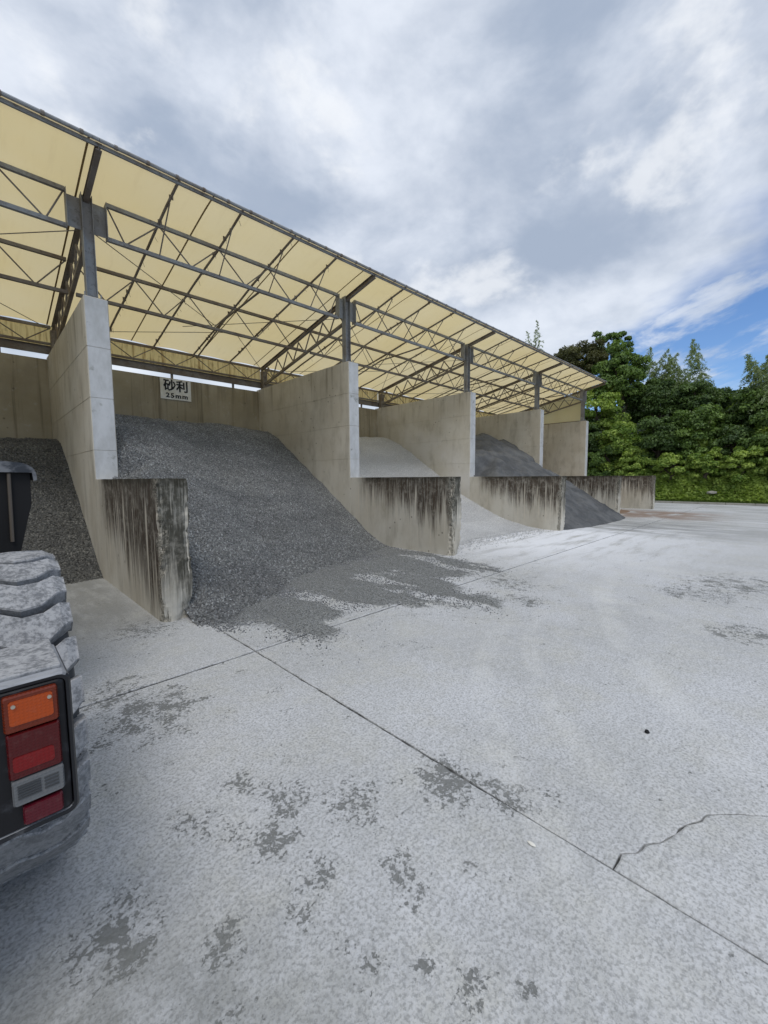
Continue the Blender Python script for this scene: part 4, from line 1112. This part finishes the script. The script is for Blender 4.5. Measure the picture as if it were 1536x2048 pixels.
def bamboo(x, y, ztop, label, seed, n=3):
    r = np.random.default_rng(seed); zb = bankz(x, y)
    e = empty('bamboo', (x, y, zb-.1), label, 'bamboo', 'feathery bamboo rising above the wood')
    for s in range(n):
        bx, by = x+r.normal()*.45, y+r.normal()*.5; h = (ztop-zb)*(1 if s == 0 else r.uniform(.86, .97)); ln = r.uniform(-.9, .9), r.uniform(-1, 1)
        pt = lambda f: Vector((bx+ln[0]*f**3, by+ln[1]*f**3, zb+h*f-.35*f**5))
        cu = MB()
        for k in range(10): cu.bar(pt(k/10), pt((k+1)/10), .08*(1-k/11), n=6)
        cu.build('culm', 'bamboo leaves', e)
        C = []; N = []
        for k in range(60):
            f = .42+.585*(k/60)**.85; p_ = pt(f); a = r.uniform(0, 6.28); L = (1.75*(1-f)**.85+.07)*r.uniform(.55, 1.1)
            dirv = np.array([math.cos(a), math.sin(a), 0])
            m_ = max(8, int(50*min(1, L))); t = r.uniform(.15, 1, m_)
            c = np.array(p_)+dirv*(L*t)[:, None]; c[:, 2] += L*(.8*t-1.15*t**2); c += r.normal(size=c.shape)*.03
            C.append(c); nn = r.normal(size=c.shape); nn[:, 2] = np.abs(nn[:, 2])+.3; N.append(nn)
        V, Fq, T = leaves(np.concatenate(C), np.concatenate(N), .19, r, .20, droop=1.4)
        npmesh('foliage', V-np.array(e.location), Fq, 'bamboo leaves', e, attr={'tint': T})
    return e
tree('dark_tree', 34, 12.8, 12.3, 2.5, 'round brownish dark tree showing just above the end of the roof', 'tree', 'brownish leaves', 11, nclump=80, per=220, size=.19, low=.55, lump=.24)
tree('tall_tree', 35.4, 11.0, 13.2, 1.8, 'tall airy tree crown standing highest behind the shed end', 'tree', 'broad leaves', 12, nclump=46, per=150, size=.25, low=.5, lump=.26)
tree('bright_tree', 33, 9.3, 10.9, 2.0, 'bright green bushy tree just past the roof corner', 'tree', 'broad leaves', 13, nclump=70, per=190, low=.35)
tree('leafy_tree', 31.8, 10.6, 8.8, 1.9, 'light green leafy tree touching the roof corner', 'tree', 'vine leaves', 14, nclump=60, per=190, low=.2)
tree('evergreen_tree', 34.2, 7.5, 8.6, 2.1, 'dark evergreen tree below the first bamboo tops', 'tree', 'dark leaves', 15, nclump=70, per=190, size=.2, low=.25)
tree('evergreen_tree', 34.0, 5.2, 8.0, 1.8, 'dark evergreen tree behind the tallest bamboo plume', 'tree', 'dark leaves', 16, nclump=60, per=180, size=.2, low=.25)
tree('leafy_tree', 34.6, 3.4, 6.3, 1.9, 'low broad tree in the dip of the wood under the open sky', 'tree', 'broad leaves', 17, nclump=60, per=180, low=.2)
tree('leafy_tree', 33.6, 1.3, 7.5, 1.9, 'dense green tree carrying bamboo plumes at the edge of view', 'tree', 'broad leaves', 18, nclump=60, per=180, low=.2)
for k, (x, y, zt, wd, mt_, lb) in enumerate([
    (31.0, 8.6, 6.3, 1.7, 'vine leaves', 'rounded vine-hung bush beside the end wall of the shed'),
    (31.0, 6.5, 6.0, 1.5, 'dark leaves', 'dark bush in the middle of the green slope'),
    (31.4, 4.8, 6.2, 1.6, 'broad leaves', 'lighter green bush up the slope beneath the bamboo'),
    (31.4, 2.9, 4.8, 1.3, 'dark leaves', 'dark low bush under the dip of the treeline'),
    (30.9, 1.2, 5.6, 1.4, 'broad leaves', 'vine-covered bush bulging toward the yard near the bamboo edge'),
    (31.0, -1.2, 6.2, 1.7, 'broad leaves', 'big rounded bush beyond the bamboo edge'),
    (31.2, 11.4, 6.8, 1.7, 'dark leaves', 'dark bush half hidden behind the end partition wall')]):
    tree('shrub', x, y, zt, wd, lb, 'shrub', mt_, 30+k, nclump=48, per=230, size=.20, low=-.25, lump=.32)
for k, (x, y, zt, wd, mt_, lb) in enumerate([
    (30.3, 7.6, 3.6, 1.2, 'vine leaves', 'bright low vine mound close to the end of the low walls'),
    (30.2, 5.6, 3.1, 1.2, 'vine leaves', 'low leafy mound above the pale rock'),
    (30.2, 3.9, 3.7, 1.1, 'vine leaves', 'bright vine mound between two darker bushes'),
    (30.3, 2.3, 3.4, 1.2, 'vine leaves', 'yellowish green vine mound near the kerb'),
    (30.1, .4, 3.5, 1.2, 'vine leaves', 'low leafy mound at the edge of the view'),
    (30.4, 9.4, 4.2, 1.3, 'broad leaves', 'leafy mound pressed against the end wall')]):
    tree('low_shrub', x, y, zt, wd, lb, 'shrub', mt_, 130+k, nclump=40, per=210, size=.19, low=-.2, lump=.30)
for k, (x, y, zt, wd, mt_) in enumerate([(35, -2, 8.5, 2.4, 'broad leaves'), (34, -6, 9.5, 2.5, 'dark leaves'), (35, -11, 9, 2.6, 'broad leaves'), (36, 17, 12, 3, 'dark leaves'), (36, 22, 12, 3, 'broad leaves'), (38, 28, 12, 3, 'dark leaves'),
                                   (31.2, -4.5, 5.5, 1.9, 'broad leaves'), (31.3, -8.5, 5.2, 1.9, 'dark leaves'), (39, 8, 9.5, 3, 'dark leaves'), (39.5, 3, 8, 3, 'dark leaves')]):
    tree('tree', x, y, zt, wd, ['green tree outside the view beyond the bamboo', 'dark tree outside the view down the bank', 'last green tree down the bank', 'dark tree behind the shed roof', 'green tree deeper behind the shed roof', 'dark tree far behind the shed',
         'bush outside the view on the bank', 'last dark bush on the bank', 'dark tree filling behind the evergreens', 'dark tree filling behind the dip'][k], 'tree', mt_, 60+k, nclump=44, per=150, size=.3, low=.15)
BL = ['lone bamboo plume showing above the roof slope', 'bamboo plume just right of the bright green tree', 'short bamboo plume between two taller ones', 'thin bamboo plume before the tallest plume', 'tallest bamboo plume against the blue gap',
      'bamboo plume at the edge of view, second', 'bamboo plume where the picture ends', 'bamboo beyond the edge of view']
for k, (x, y, z) in enumerate([(37, 17.4, 15.9), (37, 8.18, 11.9), (37, 7.4, 11.2), (38, 6.6, 11.3), (36, 5.2, 11.3), (34, 2.4, 9.2), (33.2, 1.5, 9.4), (34, -.5, 9.2)]):
    bamboo(x, y, z, BL[k], 80+k)
# vines over the bank, joined: nobody could count the leaves
r = np.random.default_rng(5); n = 190000
x = 29.35+6.5*r.random(n)**1.3; y = r.uniform(-14, 22, n)
z = np.array([bankz(a, b) for a, b in zip(x, y)])
lumpz = np.array([max(0, noise.fractal(Vector((a*.75, b*.75, 2)), .7, 2, 3)+.35) for a, b in zip(x, y)])*2.1*np.clip((x-29.3)/1.5, 0, 1)
C = np.stack([x, y, z+lumpz*r.uniform(.75, 1.0, n)+r.uniform(.02, .2, n)], 1); N = r.normal(size=(n, 3))*.55+np.array([-.45, 0, .9])
T = np.clip(.35+.55*np.array([noise.noise(Vector((a*.6, b*.6, 9))) for a, b in zip(x, y)])+r.normal(size=n)*.15, 0, 1)
V, Fq, T = leaves(C, N, .21, r, .8, T)
o = npmesh('vine_cover', V, Fq, 'vine leaves', None, attr={'tint': T}); tag(o, 'bright green vines smothering the bank behind the kerb', 'vines', None, 'stuff')
n = 60000; x = 28.97+.95*r.random(n)**1.4; y = r.uniform(-14, 22, n); h = r.uniform(.08, .34, n)*(.6+.6*(x-28.97)); an = r.uniform(0, 6.28, n); dxy = np.stack([np.cos(an), np.sin(an)], 1)*h[:, None]*.35
zb = np.array([bankz(a, b) for a, b in zip(x, y)]); wv = .012
P0 = np.stack([x-wv, y-wv, zb], 1); P1 = np.stack([x+wv, y+wv, zb], 1); P2 = np.stack([x+dxy[:, 0], y+dxy[:, 1], zb+h], 1)
V = np.stack([P0, P1, P2], 1).reshape(-1, 3); Fq = np.arange(3*n).reshape(n, 3)
o = npmesh('grass', V, Fq, 'grass blades', None, attr={'tint': np.repeat(r.random(n), 3)}); tag(o, 'rough grass strip growing along the kerb', 'grass', None, 'stuff')
pebble('rock', (29.55, 3.5, bankz(29.55, 3.5)+.38), (.10, .26, .09), 'kerb concrete', 'pale flat rock half buried in the green bank', 'rock', 7)
